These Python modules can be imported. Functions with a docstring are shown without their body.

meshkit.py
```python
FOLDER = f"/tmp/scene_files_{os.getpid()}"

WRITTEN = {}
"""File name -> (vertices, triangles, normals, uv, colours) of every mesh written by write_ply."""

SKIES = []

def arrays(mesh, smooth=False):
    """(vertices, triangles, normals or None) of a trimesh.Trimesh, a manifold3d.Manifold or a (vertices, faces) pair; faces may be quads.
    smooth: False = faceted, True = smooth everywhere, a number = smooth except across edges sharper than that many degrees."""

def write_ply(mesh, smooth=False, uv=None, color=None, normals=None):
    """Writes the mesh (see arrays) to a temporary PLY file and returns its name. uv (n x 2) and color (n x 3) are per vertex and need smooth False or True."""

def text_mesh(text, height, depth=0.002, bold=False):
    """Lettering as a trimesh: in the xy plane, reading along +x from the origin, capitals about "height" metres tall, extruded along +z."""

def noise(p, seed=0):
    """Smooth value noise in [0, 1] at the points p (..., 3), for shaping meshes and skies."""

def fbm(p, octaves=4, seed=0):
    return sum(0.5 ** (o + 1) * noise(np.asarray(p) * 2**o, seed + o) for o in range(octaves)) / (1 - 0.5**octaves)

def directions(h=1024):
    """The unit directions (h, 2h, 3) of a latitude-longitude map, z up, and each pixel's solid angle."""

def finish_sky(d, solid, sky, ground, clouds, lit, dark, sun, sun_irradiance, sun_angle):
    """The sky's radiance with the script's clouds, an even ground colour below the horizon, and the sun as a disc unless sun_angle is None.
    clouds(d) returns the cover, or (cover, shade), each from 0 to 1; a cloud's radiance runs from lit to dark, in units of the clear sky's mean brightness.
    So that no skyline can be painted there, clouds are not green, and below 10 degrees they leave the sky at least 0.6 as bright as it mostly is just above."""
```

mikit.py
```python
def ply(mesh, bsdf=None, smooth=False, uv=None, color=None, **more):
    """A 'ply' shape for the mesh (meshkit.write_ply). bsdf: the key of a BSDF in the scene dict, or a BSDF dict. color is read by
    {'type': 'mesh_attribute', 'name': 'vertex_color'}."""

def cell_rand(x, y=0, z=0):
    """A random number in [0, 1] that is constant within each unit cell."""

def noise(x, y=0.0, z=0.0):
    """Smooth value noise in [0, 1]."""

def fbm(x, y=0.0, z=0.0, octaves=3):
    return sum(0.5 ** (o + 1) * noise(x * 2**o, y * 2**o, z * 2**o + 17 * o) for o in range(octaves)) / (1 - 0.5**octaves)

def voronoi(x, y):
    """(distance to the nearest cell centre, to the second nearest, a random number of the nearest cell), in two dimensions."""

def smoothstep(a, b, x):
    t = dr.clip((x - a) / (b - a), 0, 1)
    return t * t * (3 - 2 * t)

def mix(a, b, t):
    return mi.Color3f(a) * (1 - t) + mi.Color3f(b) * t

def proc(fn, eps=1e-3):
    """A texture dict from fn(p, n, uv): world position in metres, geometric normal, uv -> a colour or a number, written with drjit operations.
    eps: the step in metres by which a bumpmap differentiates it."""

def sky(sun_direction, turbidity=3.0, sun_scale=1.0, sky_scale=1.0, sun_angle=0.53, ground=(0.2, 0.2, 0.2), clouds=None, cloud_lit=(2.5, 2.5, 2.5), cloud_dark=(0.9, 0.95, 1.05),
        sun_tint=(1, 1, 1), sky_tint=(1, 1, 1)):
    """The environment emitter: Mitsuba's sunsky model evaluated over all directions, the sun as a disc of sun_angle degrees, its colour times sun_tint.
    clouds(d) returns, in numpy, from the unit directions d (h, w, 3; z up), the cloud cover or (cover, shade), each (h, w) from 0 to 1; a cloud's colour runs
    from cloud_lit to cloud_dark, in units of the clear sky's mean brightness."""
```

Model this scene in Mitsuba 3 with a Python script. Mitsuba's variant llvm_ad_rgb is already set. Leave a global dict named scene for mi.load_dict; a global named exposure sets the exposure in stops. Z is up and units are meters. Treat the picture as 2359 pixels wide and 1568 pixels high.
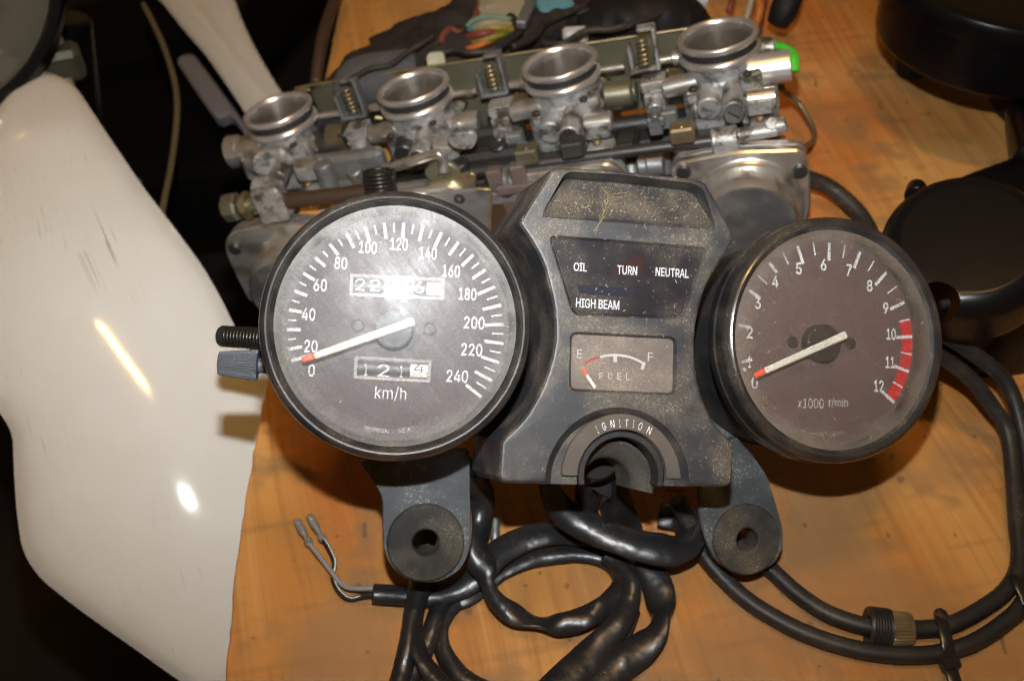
import math, random
import numpy as np, trimesh, shapely
import shapely.geometry as sg
import manifold3d as mf
import drjit as dr
import mitsuba as mi
import mikit, meshkit
from mikit import noise, fbm, smoothstep, mix, proc
random.seed(7); rng = np.random.default_rng(7)
T = mi.ScalarTransform4f
scene, labels = {}, {}

# ------------------------------------------------------------------ camera
V = np.array
TH = math.radians(40)                       # the lens looks 40 degrees off straight down
CAM = V([0, -.386, .46]); RT = V([1., 0, 0]); UP = V([0, math.cos(TH), math.sin(TH)]); FW = V([0, math.sin(TH), -math.cos(TH)])
FOC, CX, CY = 2409., 1179.5, 784.           # focal length and centre of the 2359 x 1568 survey picture
scene['camera'] = {'type': 'thinlens', 'fov': 2*math.degrees(math.atan(CX/FOC)), 'fov_axis': 'x', 'aperture_radius': .0015,
    'focus_distance': .408, 'near_clip': .01, 'far_clip': 20., 'to_world': T().look_at(CAM.tolist(), (CAM+FW).tolist(), UP.tolist())}
exposure = 0.0

# ------------------------------------------------------------------ lamps: the camera's own flash, a workshop lamp overhead, dim room light
def rect_lamp(name, c, look, upv, w, h, rgb):
    t = T().look_at(list(map(float, c)), list(map(float, look)), list(map(float, upv))) @ T().scale([w/2, h/2, 1])
    scene[name] = {'type': 'rectangle', 'to_world': t, 'bsdf': {'type': 'diffuse', 'reflectance': {'type': 'rgb', 'value': .5}},
                   'emitter': {'type': 'area', 'radiance': {'type': 'rgb', 'value': list(rgb)}}}
FLASH = CAM + .084*UP - .012*FW
rect_lamp('camera_flash', FLASH, FLASH+FW, UP, .020, .012, [6750, 6950, 7050])
for k_, (cx_, cy_, sx_, sy_) in enumerate(((-.0135, 0, .002, .0155), (.0135, 0, .002, .0155), (0, -.0095, .0125, .002), (0, .0095, .0125, .002))):   # its reflector box, which narrows the beam
    m_ = np.eye(4); m_[:3, 0], m_[:3, 1], m_[:3, 2] = RT*sx_, UP*sy_, FW*.009; m_[:3, 3] = FLASH+RT*cx_+UP*cy_+FW*.0085
    scene['camera_flash__reflector_wall'+('_%03d' % k_ if k_ else '')] = {'type': 'cube', 'to_world': T(m_), 'bsdf': {'type': 'diffuse', 'reflectance': {'type': 'rgb', 'value': .03}}}
labels['camera_flash'] = {'label': 'small white flash lamp above the camera lens', 'category': 'flash lamp'}
rect_lamp('ceiling_lamp', [-.015, -.08, 1.9], [-.015, -.04, 0], [.44, .9, 0], .44, .055, [120, 66, 22])
labels['ceiling_lamp'] = {'label': 'warm workshop strip lamp hanging above the workbench', 'category': 'lamp'}
scene['room_light'] = {'type': 'constant', 'radiance': {'type': 'rgb', 'value': [.098, .053, .016]}}

# ------------------------------------------------------------------ materials
def rgbt(c): return {'type': 'rgb', 'value': list(c)}
def M(name, b): scene['mat_'+name] = {'type': 'twosided', 'bsdf': b} if b['type'] not in ('thindielectric', 'mask', 'twosided', 'dielectric') else b
def P(base, rough=.5, metal=0., spec=.5, **k):
    d = {'type': 'principled', 'base_color': rgbt(base) if isinstance(base, (tuple, list)) else base, 'roughness': rough, 'metallic': metal, **k}
    if metal == 0: d['specular'] = spec
    return d
def bump(b, fn, scale, eps=3e-4): return {'type': 'bumpmap', 'arbitrary': proc(fn, eps), 'scale': scale, 'bsdf': b}

def dusty(dark, dust, amount, fine=2600., patch=90.):
    def fn(p, n, uv):
        s = noise(p.x*fine, p.y*fine, p.z*fine)
        c = fbm(p.x*patch, p.y*patch, p.z*patch, 3)
        w = smoothstep(.78-.28*amount, .97, s*.62+c*.45) + amount*.32*smoothstep(.3, .75, c)
        return mix(dark, dust, dr.clip(w, 0, 1))
    return proc(fn)
M('panel_plastic', bump(P(dusty((.020, .021, .024), (.20, .165, .115), .62), .48, spec=.55), lambda p, n, uv: noise(p.x*1700, p.y*1700, p.z*1700), .00005))
M('recess_dust', P(dusty((.030, .029, .028), (.12, .098, .075), 1.0), .85, spec=.2))
M('bezel_black', bump(P(dusty((.012, .012, .013), (.16, .13, .09), .34), .24, spec=1.), lambda p, n, uv: noise(p.x*2500, p.y*2500, p.z*2500), .00002))
M('can_black', P(dusty((.014, .014, .016), (.16, .13, .09), .25), .5, spec=.4))
M('inner_ring', P(dusty((.012, .012, .012), (.22, .19, .14), .45), .6, spec=.35))
M('lens_smoke', P(dusty((.012, .011, .014), (.16, .135, .105), .42), .3, spec=.45))
M('fuel_face', P(dusty((.105, .086, .076), (.23, .19, .15), .85), .4, spec=.4))
M('dial_face', P(proc(lambda p, n, uv: mix((.082, .055, .053), (.112, .076, .073), fbm(p.x*70, p.y*70, p.z*70, 3))), .6, spec=.25))
M('dial_speed', P(proc(lambda p, n, uv: mix((.074, .063, .067), (.100, .086, .090), fbm(p.x*70, p.y*70, p.z*70, 3))), .6, spec=.25))
M('print_white', P((.56, .58, .59), .6, spec=.2))
M('print_panel', P((.40, .41, .42), .6, spec=.2))
M('print_grey', P((.42, .40, .38), .6, spec=.2)); M('fuel_print', P((.34, .33, .32), .6)); M('fuel_red', P((.27, .035, .03), .6))
M('print_faint', P((.30, .265, .25), .6, spec=.2))
M('print_red', P((.50, .025, .028), .55, spec=.2))
M('needle_white', P((.62, .60, .51), .45, spec=.4))
M('needle_red', P((.85, .09, .035), .45, spec=.4))
M('hub_black', P(dusty((.010, .009, .008), (.12, .10, .075), .25), .5))
M('hub_grey', P(dusty((.030, .036, .041), (.10, .11, .115), .7, 1800.), .6))
M('frame_pale', P((.36, .33, .33), .5))
M('wheel_black', P((.012, .012, .014), .42, spec=.35))
M('wheel_white', P((.52, .50, .45), .35, spec=.6))
M('glow_red', P((.026, .0100, .0105), .3)); M('glow_blue', P((.0115, .0125, .022), .3))
M('label_strip', P(dusty((.075, .062, .052), (.20, .16, .115), .35), .6, spec=.3))
M('grey_tube', P(dusty((.036, .035, .032), (.13, .112, .08), .6), .75, spec=.25))
M('rubber', P(dusty((.026, .025, .023), (.20, .165, .105), .55), .75, spec=.25))
M('bracket_paint', P(dusty((.036, .040, .043), (.22, .23, .22), .55, 1500.), .5, spec=.45))
M('knob_plastic', P(dusty((.060, .070, .086), (.22, .22, .21), .25), .5, spec=.4))
M('sleeve_vinyl', bump(P(dusty((.010, .010, .011), (.12, .10, .075), .24, 1600., 60.), .33, spec=.5), lambda p, n, uv: fbm(p.x*200, p.y*200, p.z*200, 3), .00030, 5e-4))
M('cable_black', P(dusty((.013, .013, .013), (.14, .11, .07), .22), .50, spec=.4))
M('tie_black', P((.012, .012, .012), .25, spec=.5))
M('wire_grey', P((.24, .21, .19), .5)); M('wire_black', P((.015, .015, .015), .4)); M('wire_stripe', P((.55, .52, .44), .5))
M('tin', P(proc(lambda p, n, uv: mix((.42, .40, .36), (.22, .18, .13), fbm(p.x*500, p.y*500, p.z*500, 2))), .45, .55))
def cast(p, n, uv):
    c = fbm(p.x*140, p.y*140, p.z*140, 3); s = noise(p.x*900, p.y*900, p.z*900)
    return mix((.36, .355, .34), (.065, .056, .042), smoothstep(.40, .70, c*.75+s*.25))
M('cast_alloy', bump(P(proc(cast), .47, .55, spec=.5), lambda p, n, uv: noise(p.x*900, p.y*900, p.z*900), .00008))
M('polished_alloy', P(proc(lambda p, n, uv: mix((.86, .85, .86), (.60, .56, .53), fbm(p.x*120, p.y*120, p.z*120, 3))), .27, .85))
M('bore_alloy', P(proc(lambda p, n, uv: mix((.66, .64, .61), (.40, .36, .30), fbm(p.x*90, p.y*90, p.z*90, 3))), .24, .95))
M('chrome', P((.86, .86, .85), .33, .85))
M('cap_alloy', P(proc(lambda p, n, uv: mix((.62, .60, .56), (.34, .29, .22), smoothstep(.4, .8, fbm(p.x*110, p.y*110, p.z*110, 3)))), .27, .85))
M('cap_end', P(dusty((.10, .10, .10), (.28, .26, .23), .9), .45, .6))
M('zinc_plate', P(proc(lambda p, n, uv: mix((.26, .25, .17), (.13, .12, .085), fbm(p.x*60, p.y*60, p.z*60, 3))), .38, .75))
M('zinc_grey', P(proc(lambda p, n, uv: mix((.27, .29, .30), (.11, .10, .085), fbm(p.x*110, p.y*110, p.z*110, 3))), .45, .6))
M('brass_gold', P(proc(lambda p, n, uv: mix((.42, .35, .20), (.20, .155, .09), fbm(p.x*160, p.y*160, p.z*160, 3))), .36, .8))
M('steel_dark', P((.055, .053, .052), .42, .7))
M('rust', P((.11, .082, .072), .6, .3))
M('rust_rod', P((.07, .042, .027), .5, .5))
M('spring_black', P((.05, .048, .043), .32, .8))
M('green_plastic', P((.05, .42, .03), .4))
M('hose_black', P(dusty((.018, .016, .014), (.10, .07, .045), .4, 700., 50.), .55, spec=.35))
M('tape_cloth', P(proc(lambda p, n, uv: mix((.010, .009, .008), (.034, .026, .021), fbm(p.x*90, p.y*90, p.z*90, 3))), .8, spec=.2))
M('black_deep', P((.0030, .0028, .0027), .9, spec=.08))
M('foam_grey', P(proc(lambda p, n, uv: mix((.055, .055, .058), (.085, .082, .08), fbm(p.x*120, p.y*120, p.z*120, 3))), .9, spec=.1))
for nm, c in dict(green=(.20, .30, .21), teal=(.05, .17, .17), yellow=(.34, .25, .035), red=(.26, .055, .045), olive=(.25, .24, .03), orange=(.60, .17, .03), brown=(.20, .06, .045), cream=(.36, .31, .20), blue=(.14, .33, .38), beige=(.5, .48, .36)).items():
    M('wire_'+nm, P(tuple(q*.62 for q in c), .5, spec=.3))
M('pale_plastic', P((.40, .37, .26), .5)); M('white_plastic', P((.42, .42, .42), .5))
M('black_paint', P((.0034, .0033, .0035), .29, spec=.24)); M('black_matt', P((.008, .007, .006), .6, spec=.25))
def white_paint(p, n, uv):
    c = fbm(p.x*26, p.y*26, p.z*26, 3); g = noise(p.x*1300+p.y*500, p.y*70-p.x*26, p.z*40)
    streak = smoothstep(.80, .93, g)*smoothstep(.50, .68, fbm(p.x*18+4, p.y*18, 3., 2))
    spot = smoothstep(.86, .94, noise(p.x*240, p.y*240, p.z*240))*smoothstep(.5, .7, c)
    sx, sy = p.x+.243, p.y-.055
    u_, v_ = sx*.50+sy*-.87, sx*.87+sy*.50
    scuff = smoothstep(1., .2, dr.sqrt(dr.square(u_/.055)+dr.square(v_/.020)))*smoothstep(.58, .80, noise(v_*900, u_*26, 2.))*smoothstep(.35, .7, noise(v_*90, u_*60, 8.))
    streak = dr.maximum(streak, scuff*2.6)
    return mix(mix((.63, .635, .605), (.575, .572, .53), c), (.26, .22, .17), dr.clip(streak*.26, 0, 1))
M('white_paint', P(proc(white_paint), .09, spec=.5))
M('grey_trim', P((.17, .17, .18), .6, spec=.2))
M('floor_dark', P(proc(lambda p, n, uv: mix((.010, .009, .009), (.028, .024, .022), fbm(p.x*9, p.y*9, 0., 4))), .8, spec=.2))
M('lamp_glass', P((.10, .10, .075), .12, spec=.7))
M('hose_olive', P((.10, .085, .045), .35, spec=.5))
M('copper_pipe', P((.20, .155, .10), .35, .6))
ca, sa = math.cos(.20), math.sin(.20)
def wood_v(p):
    x, y = p.x*ca+p.y*sa, p.y*ca-p.x*sa
    wob = noise(x*9, y*5, 1.)*.02+noise(x*30, y*14, 5.)*.004
    return x+wob, y
def wood(p, n, uv):
    x, y = wood_v(p)
    fig = fbm(x*20, y*3.6, 2., 4); grain = fbm(x*260, y*7, 0., 4); pore = noise(x*1200, y*22, 3.)
    patch = fbm(p.x*7+3, p.y*7, 7., 4); cross = noise(x*25, y*190, 6.)
    c = mix((.385, .158, .033), (.560, .300, .092), smoothstep(.30, .70, fig*.42+patch*.58))
    c = mix(c, (.44, .125, .024), .72*smoothstep(.52, .72, fbm(x*11+9, y*5.5, 4., 4)))
    c = mix(c, (.64, .40, .15), .38*smoothstep(.52, .78, fbm(p.x*9+11, p.y*8, 2., 3)))
    c = mix(c, (.28, .115, .030), .46*smoothstep(.44, .80, grain))
    c = mix(c, (.17, .075, .026), .20*smoothstep(.70, .95, pore)+.22*smoothstep(.70, .92, cross))
    c = mix(c, (.54, .34, .14), .22*smoothstep(.60, .85, fbm(x*300+7, y*9, 8., 2)))
    st = fbm(p.x*13+1, p.y*16, 11., 4)
    c = mix(c, (.25, .145, .065), .70*smoothstep(.50, .74, st))
    c = mix(c, (.25, .135, .056), .60*smoothstep(.58, .80, fbm(p.x*42, p.y*60, 13., 4)))
    c = mix(c, (.33, .150, .032), .45*smoothstep(.50, .70, fbm(p.x*5+20, p.y*6, 5., 3)))
    sp = noise(p.x*150, p.y*150, 3.)
    return mix(c, (.09, .05, .03), .6*smoothstep(.93, .98, sp))
M('plywood', bump(P(proc(wood), .55, spec=.35), lambda p, n, uv: noise(p.x*1100, p.y*70, 3.), .00006))
M('ply_edge', P(proc(lambda p, n, uv: mix((.34, .15, .055), (.07, .03, .015), smoothstep(.45, .7, noise(p.y*260, p.z*420, p.x*100)))), .8, spec=.1))
for nm, c in dict(a=(.30, .23, .115), b=(.34, .31, .25), c=(.22, .10, .035)).items(): M('fleck_'+nm, P(c, .8, spec=.1))
M('glass', {'type': 'thindielectric', 'int_ior': 1.49})
def film_of(base, edge, cx, rad, scr):
    cx = [float(v) for v in cx]
    def fn(p, n, uv):
        d = dr.sqrt(dr.square(p.x-cx[0])+dr.square(p.y-cx[1])+dr.square(p.z-cx[2]))/rad
        c = fbm(p.x*120, p.y*120, p.z*120, 4); s = noise(p.x*2300, p.y*2300, p.z*2300)
        wipe = noise((p.x-p.y)*60, (p.x+p.y)*900, p.z*200)
        w = base*(.22+1.55*c)*(.70+.60*wipe) + edge*smoothstep(.80, 1.02, d+.18*(c-.5)) + .40*smoothstep(.86, .96, s)*smoothstep(.35, 1., d)
        return dr.clip(w, 0, .9)
    return proc(fn)

# ------------------------------------------------------------------ helpers
def ray(u, v): return (u-CX)/FOC*RT + (CY-v)/FOC*UP + FW
def pt(u, v, d): return CAM + d*ray(u, v)
def on(u, v, z): r = ray(u, v); return CAM + r*((z-CAM[2])/r[2])          # the point at height z above the board
def unit(a): a = np.asarray(a, float); return a/np.linalg.norm(a)
class Frame:
    def __init__(s, o, x, y, z): s.o, s.x, s.y, s.z = map(V, (o, x, y, z)); s.R = np.stack([s.x, s.y, s.z], 1)
    def px(s, u, v, h=0.):                      # where a sight line meets the plane at height h over the frame: local x, y
        r = ray(u, v); q = s.o+h*s.z-CAM; t = (q@s.z)/(r@s.z); d = t*r-q; return V([d@s.x, d@s.y])
    def py(s, u, v, y=0.):                      # the same for the plane at local y: local point
        r = ray(u, v); q = s.o+y*s.y-CAM; t = (q@s.y)/(r@s.y); d = t*r-q; return V([d@s.x, y, d@s.z])
    def poly(s, pts, h=0.): return V([s.px(u, v, h) for u, v in pts])
    def w(s, p): return s.o + s.R@V(p)
def facing(o, ax, ay, roll):                    # frame whose z is tilted ax, ay degrees off the lens axis
    n = unit(math.tan(math.radians(ax))*RT + math.tan(math.radians(ay))*UP - FW)
    x = unit(RT-(RT@n)*n); y = np.cross(n, x); c, q = math.cos(math.radians(-roll)), math.sin(math.radians(-roll))
    return Frame(o, c*x+q*y, c*y-q*x, n)
WORLD = Frame([0, 0, 0], [1, 0, 0], [0, 1, 0], [0, 0, 1])

def numbered(key):
    k, n = key, 0
    while k in USED: n += 1; k = f'{key}_{n:03d}'
    USED.add(k); return k
USED = set()
def thing(name, label, cat, group=None, kind=None):
    k = numbered(name); labels[k] = {'label': label, 'category': cat}
    if group: labels[k]['group'] = group
    if kind: labels[k]['kind'] = kind
    return k
def tri(mesh):
    if hasattr(mesh, 'to_mesh'):
        m = mesh.to_mesh(); return trimesh.Trimesh(m.vert_properties[:, :3], m.tri_verts, process=False)
    if isinstance(mesh, list): return trimesh.util.concatenate([tri(m) for m in mesh])
    return mesh
def put(key, mesh, mat, fr=WORLD, smooth=35):
    m = tri(mesh).copy(); m.vertices = fr.o + m.vertices@fr.R.T
    scene[key] = mikit.ply(m, 'mat_'+mat, smooth); return key
def part(parent, name, mesh, mat, fr=WORLD, smooth=35, label=None):
    k = numbered(f'{parent}__{name}'); put(k, mesh, mat, fr, smooth)
    if label: labels[k] = {'label': label}
    return k
def solo(name, label, cat, mesh, mat, fr=WORLD, smooth=35, group=None, kind=None):
    k = thing(name, label, cat, group, kind); return put(k, mesh, mat, fr, smooth)

def move(m, t=(0, 0, 0), rz=0, rx=0, ry=0):
    m = tri(m).copy()
    for a, ax in ((rx, [1, 0, 0]), (ry, [0, 1, 0]), (rz, [0, 0, 1])):
        if a: m.apply_transform(trimesh.transformations.rotation_matrix(math.radians(a), ax))
    m.apply_translation(t); return m
def along(m, a, b):                              # local z from point a towards b
    z = unit(V(b)-V(a)); x = unit(np.cross([0, 0, 1.], z) if abs(z[2]) < .95 else np.cross([0, 1., 0], z)); y = np.cross(z, x)
    m = tri(m).copy(); m.vertices = V(a)+m.vertices@np.stack([x, y, z]); return m
def lathe(prof, n=48, a0=0., a1=360.):           # (r, z) outline revolved about z; closed outline if first == last
    full = abs(a1-a0) >= 360; A = np.radians(np.linspace(a0, a1, n+1)); A = A[:-1] if full else A
    p = V(prof, float) if False else np.asarray(prof, float); k = len(p)
    v = np.stack([np.cos(A)[:, None]*p[:, 0], np.sin(A)[:, None]*p[:, 0], np.ones(len(A))[:, None]*p[:, 1]], -1).reshape(-1, 3)
    f = []; N = len(A)
    for i in range(N if full else N-1):
        j = (i+1) % N
        for q in range(k-1):
            a, b, c, d = i*k+q, j*k+q, j*k+q+1, i*k+q+1
            f += [[a, b, c], [a, c, d]]
    m = trimesh.Trimesh(v, f, process=False); m.merge_vertices(); m.update_faces(m.nondegenerate_faces()); 
    if not full:
        pass
    return m
def rod(a, b, r0, r1=None, n=20, ch=None):       # chamfered cylinder or cone between two points
    r1 = r0 if r1 is None else r1; L = np.linalg.norm(V(b)-V(a)); c = min(r0, r1)*.14 if ch is None else ch
    return along(lathe([(0, 0), (r0-c, 0), (r0, c), (r1, L-c), (r1-c, L), (0, L)], n), a, b)
def box(c, s, ch=.0006, rz=0, rx=0, ry=0):       # chamfered box
    h = V(s)/2.; ch = min(ch, h.min()*.6); p = []
    for sx in (-1, 1):
        for sy in (-1, 1):
            for sz in (-1, 1):
                for k in range(3):
                    q = h.copy()-ch; q[k] = h[k]; p.append(q*V([sx, sy, sz]))
    m = trimesh.convex.convex_hull(V(p)); return move(m, c, rz, rx, ry)
def caps(poly): v, f = trimesh.creation.triangulate_polygon(sg.Polygon(poly), engine='earcut'); return v, f
def inset(P, d):                                 # move every corner of a counter-clockwise outline inwards by d
    e = np.roll(P, -1, 0)-P; e /= np.linalg.norm(e, axis=1)[:, None]+1e-12; n = np.stack([-e[:, 1], e[:, 0]], 1)
    a = np.roll(n, 1, 0)+n; a /= (a*n).sum(1)[:, None]+1e-9
    return P+d*np.clip(a, -1.8, 1.8)
def ccw(P): P = np.asarray(P, float); return P if sg.LinearRing(P).is_ccw else P[::-1]
def loft(P, prof):                               # outline P through (inset, z) steps from bottom to top, capped: a closed solid
    P = ccw(P); n = len(P); rings = [np.c_[inset(P, d), np.full(n, z)] for d, z in prof]
    f = []
    for i in range(len(rings)-1):
        for k in range(n):
            a, b = i*n+k, i*n+(k+1) % n
            f += [[a, b, b+n], [a, b+n, a+n]]
    def capf(ring):
        tri_ = mf.triangulate([ring[:, :2]]); return np.asarray(tri_)
    t0 = capf(rings[0]); t1 = capf(rings[-1])
    f = np.vstack([f, t0[:, ::-1], t1+(len(rings)-1)*n])
    return trimesh.Trimesh(np.vstack(rings), f, process=False)
def solid(m): m = tri(m); return mf.Manifold(mf.Mesh(np.asarray(m.vertices, np.float32), np.asarray(m.faces, np.uint32)))
def rounded(pts, r, n=5):                        # outline with its corners rounded
    P = ccw(pts); out = []; k = len(P); rr = np.broadcast_to(r, k) if np.ndim(r) == 0 else np.asarray(r)
    for i in range(k):
        a, b, c = P[i-1], P[i], P[(i+1) % k]; q = min(rr[i], .45*np.linalg.norm(a-b), .45*np.linalg.norm(c-b))
        s, e = b+q*unit(a-b), b+q*unit(c-b)
        for t in np.linspace(0, 1, n): out.append((1-t)**2*s+2*t*(1-t)*b+t*t*e)
    out = V(out); keep = np.linalg.norm(out-np.roll(out, 1, 0), axis=1) > 1e-6; return out[keep]
def spline(P, per=10):
    P = np.asarray(P, float); Q = np.vstack([2*P[0]-P[1], P, 2*P[-1]-P[-2]]); out = []
    for i in range(1, len(Q)-2):
        p0, p1, p2, p3 = Q[i-1:i+3]
        for t in np.arange(per)/per:
            out.append(.5*(2*p1+(p2-p0)*t+(2*p0-5*p1+4*p2-p3)*t*t+(3*p1-p0-3*p2+p3)*t**3))
    return V(out+[Q[-2]])
def sweep(path, W, H=None, tw=0., n=16, per=10, lump=0., cap=True, ribs=None, pinch=False, lf=90.):
    # tube along control points; W, H full width and height (per control point), tw twist in degrees
    P = np.asarray(path, float); k = len(P); H = W if H is None else H
    D = np.c_[P, np.broadcast_to(W, k), np.broadcast_to(H, k), np.broadcast_to(tw, k)]
    S = spline(D, per); p = S[:, :3]; t = np.gradient(p, axis=0); t /= np.linalg.norm(t, axis=1)[:, None]+1e-12
    up = V([0, 0, 1.]); x = np.cross(up, t); bad = np.linalg.norm(x, axis=1) < .25
    x[bad] = np.cross([0, 1., 0], t[bad]); x /= np.linalg.norm(x, axis=1)[:, None]
    for i in range(1, len(x)):
        if x[i]@x[i-1] < 0: x[i] = -x[i]
    y = np.cross(t, x); a = np.radians(S[:, 5])[:, None]; x, y = np.cos(a)*x+np.sin(a)*y, np.cos(a)*y-np.sin(a)*x
    A = np.arange(n)*2*np.pi/n; e = .85
    ca_, sa_ = np.sign(np.cos(A))*abs(np.cos(A))**e, np.sign(np.sin(A))*abs(np.sin(A))**e
    g = np.ones(len(p)) if ribs is None else ribs(len(p))
    sa_ = sa_*(1-.50*np.abs(np.cos(A))**2.0) if pinch else sa_
    v = p[:, None]+(g*S[:, 3])[:, None, None]/2*ca_[None, :, None]*x[:, None]+(g*S[:, 4])[:, None, None]/2*sa_[None, :, None]*y[:, None]
    if lump: q = v.reshape(-1, 3); nn = (meshkit.fbm(q*lf, 3, 5)-.5)[:, None]*2*lump; v = (q+nn*unit_rows(q-np.repeat(p, n, 0))).reshape(v.shape)
    f = []
    for i in range(len(p)-1):
        for j in range(n):
            b = (j+1) % n; f += [[i*n+j, i*n+b, (i+1)*n+b], [i*n+j, (i+1)*n+b, (i+1)*n+j]]
    vv = v.reshape(-1, 3); 
    if cap:
        m = len(vv); vv = np.vstack([vv, p[:1], p[-1:]])
        for j in range(n): b = (j+1) % n; f += [[m, b, j], [m+1, (len(p)-1)*n+j, (len(p)-1)*n+b]]
    return trimesh.Trimesh(vv, f, process=False)
def unit_rows(a): return a/(np.linalg.norm(a, axis=1)[:, None]+1e-12)
def text(s, h, w=None, c=(0, 0), z=0., rz=0., bold=False, depth=.00010):
    m = meshkit.text_mesh(s, h, depth, bold); lo, hi = m.bounds; m.apply_translation(-(lo+hi)/2)
    e = hi-lo; m.apply_scale([1 if w is None else w/e[0], h/e[1], 1]); return move(m, (c[0], c[1], z+depth/2), rz)
def coil(a, b, r, wire, turns, n=14, sides=7):
    L = np.linalg.norm(V(b)-V(a)); q = np.linspace(0, turns*2*np.pi, int(turns*n)+1)
    p = np.c_[r*np.cos(q), r*np.sin(q), L*q/q[-1]]; t = np.gradient(p, axis=0); t = unit_rows(t)
    x = np.c_[np.cos(q), np.sin(q), 0*q]; y = np.cross(t, x); A = np.arange(sides)*2*np.pi/sides
    v = (p[:, None]+wire*(np.cos(A)[None, :, None]*x[:, None]+np.sin(A)[None, :, None]*y[:, None])).reshape(-1, 3); f = []
    for i in range(len(p)-1):
        for j in range(sides): k = (j+1) % sides; f += [[i*sides+j, i*sides+k, (i+1)*sides+k], [i*sides+j, (i+1)*sides+k, (i+1)*sides+j]]
    return along(trimesh.Trimesh(v, f, process=False), a, b)

# ------------------------------------------------------------------ the board, and the dark floor far below it
BT = .018
def board():
    e = V([on(u, v, 0)[:2] for u, v in ((508, 1660), (517, 1568), (540, 1300), (578, 1060), (612, 880), (782, 7))]); e = np.vstack([[e[0]+[0, -.25]], e, [e[-1]+(e[-1]-e[-2])*3.5]])
    L_ = np.r_[0, np.cumsum(np.linalg.norm(np.diff(e, axis=0), axis=1))]; pts = []
    for k, t in enumerate(np.arange(0, L_[-1], .004)):
        q = V([np.interp(t, L_, e[:, 0]), np.interp(t, L_, e[:, 1])]); nrm = V([-1., 0]); j = (meshkit.noise(V([t*130., 2., 0]))-.5)*.0007+(meshkit.noise(V([t*500., 9., 0]))-.5)*.0008; pts.append(q+nrm*j)
    pts += [V([.95, .75]), V([.95, -.45])]
    return loft(pts, [(.0012, -BT), (.0003, -BT*.6), (0, -BT*.35), (.0003, -.0012), (.0012, 0)])
solo('plywood_board', 'worn brown plywood board that everything lies on', 'board', board(), 'plywood', smooth=20)
fl = box([-.3, .3, -.62], [5, 5, .04], .001)
k = numbered('floor'); put(k, fl, 'floor_dark', smooth=False); labels[k] = {'label': 'dark workshop floor far below the board', 'category': 'floor', 'kind': 'structure'}

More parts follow.
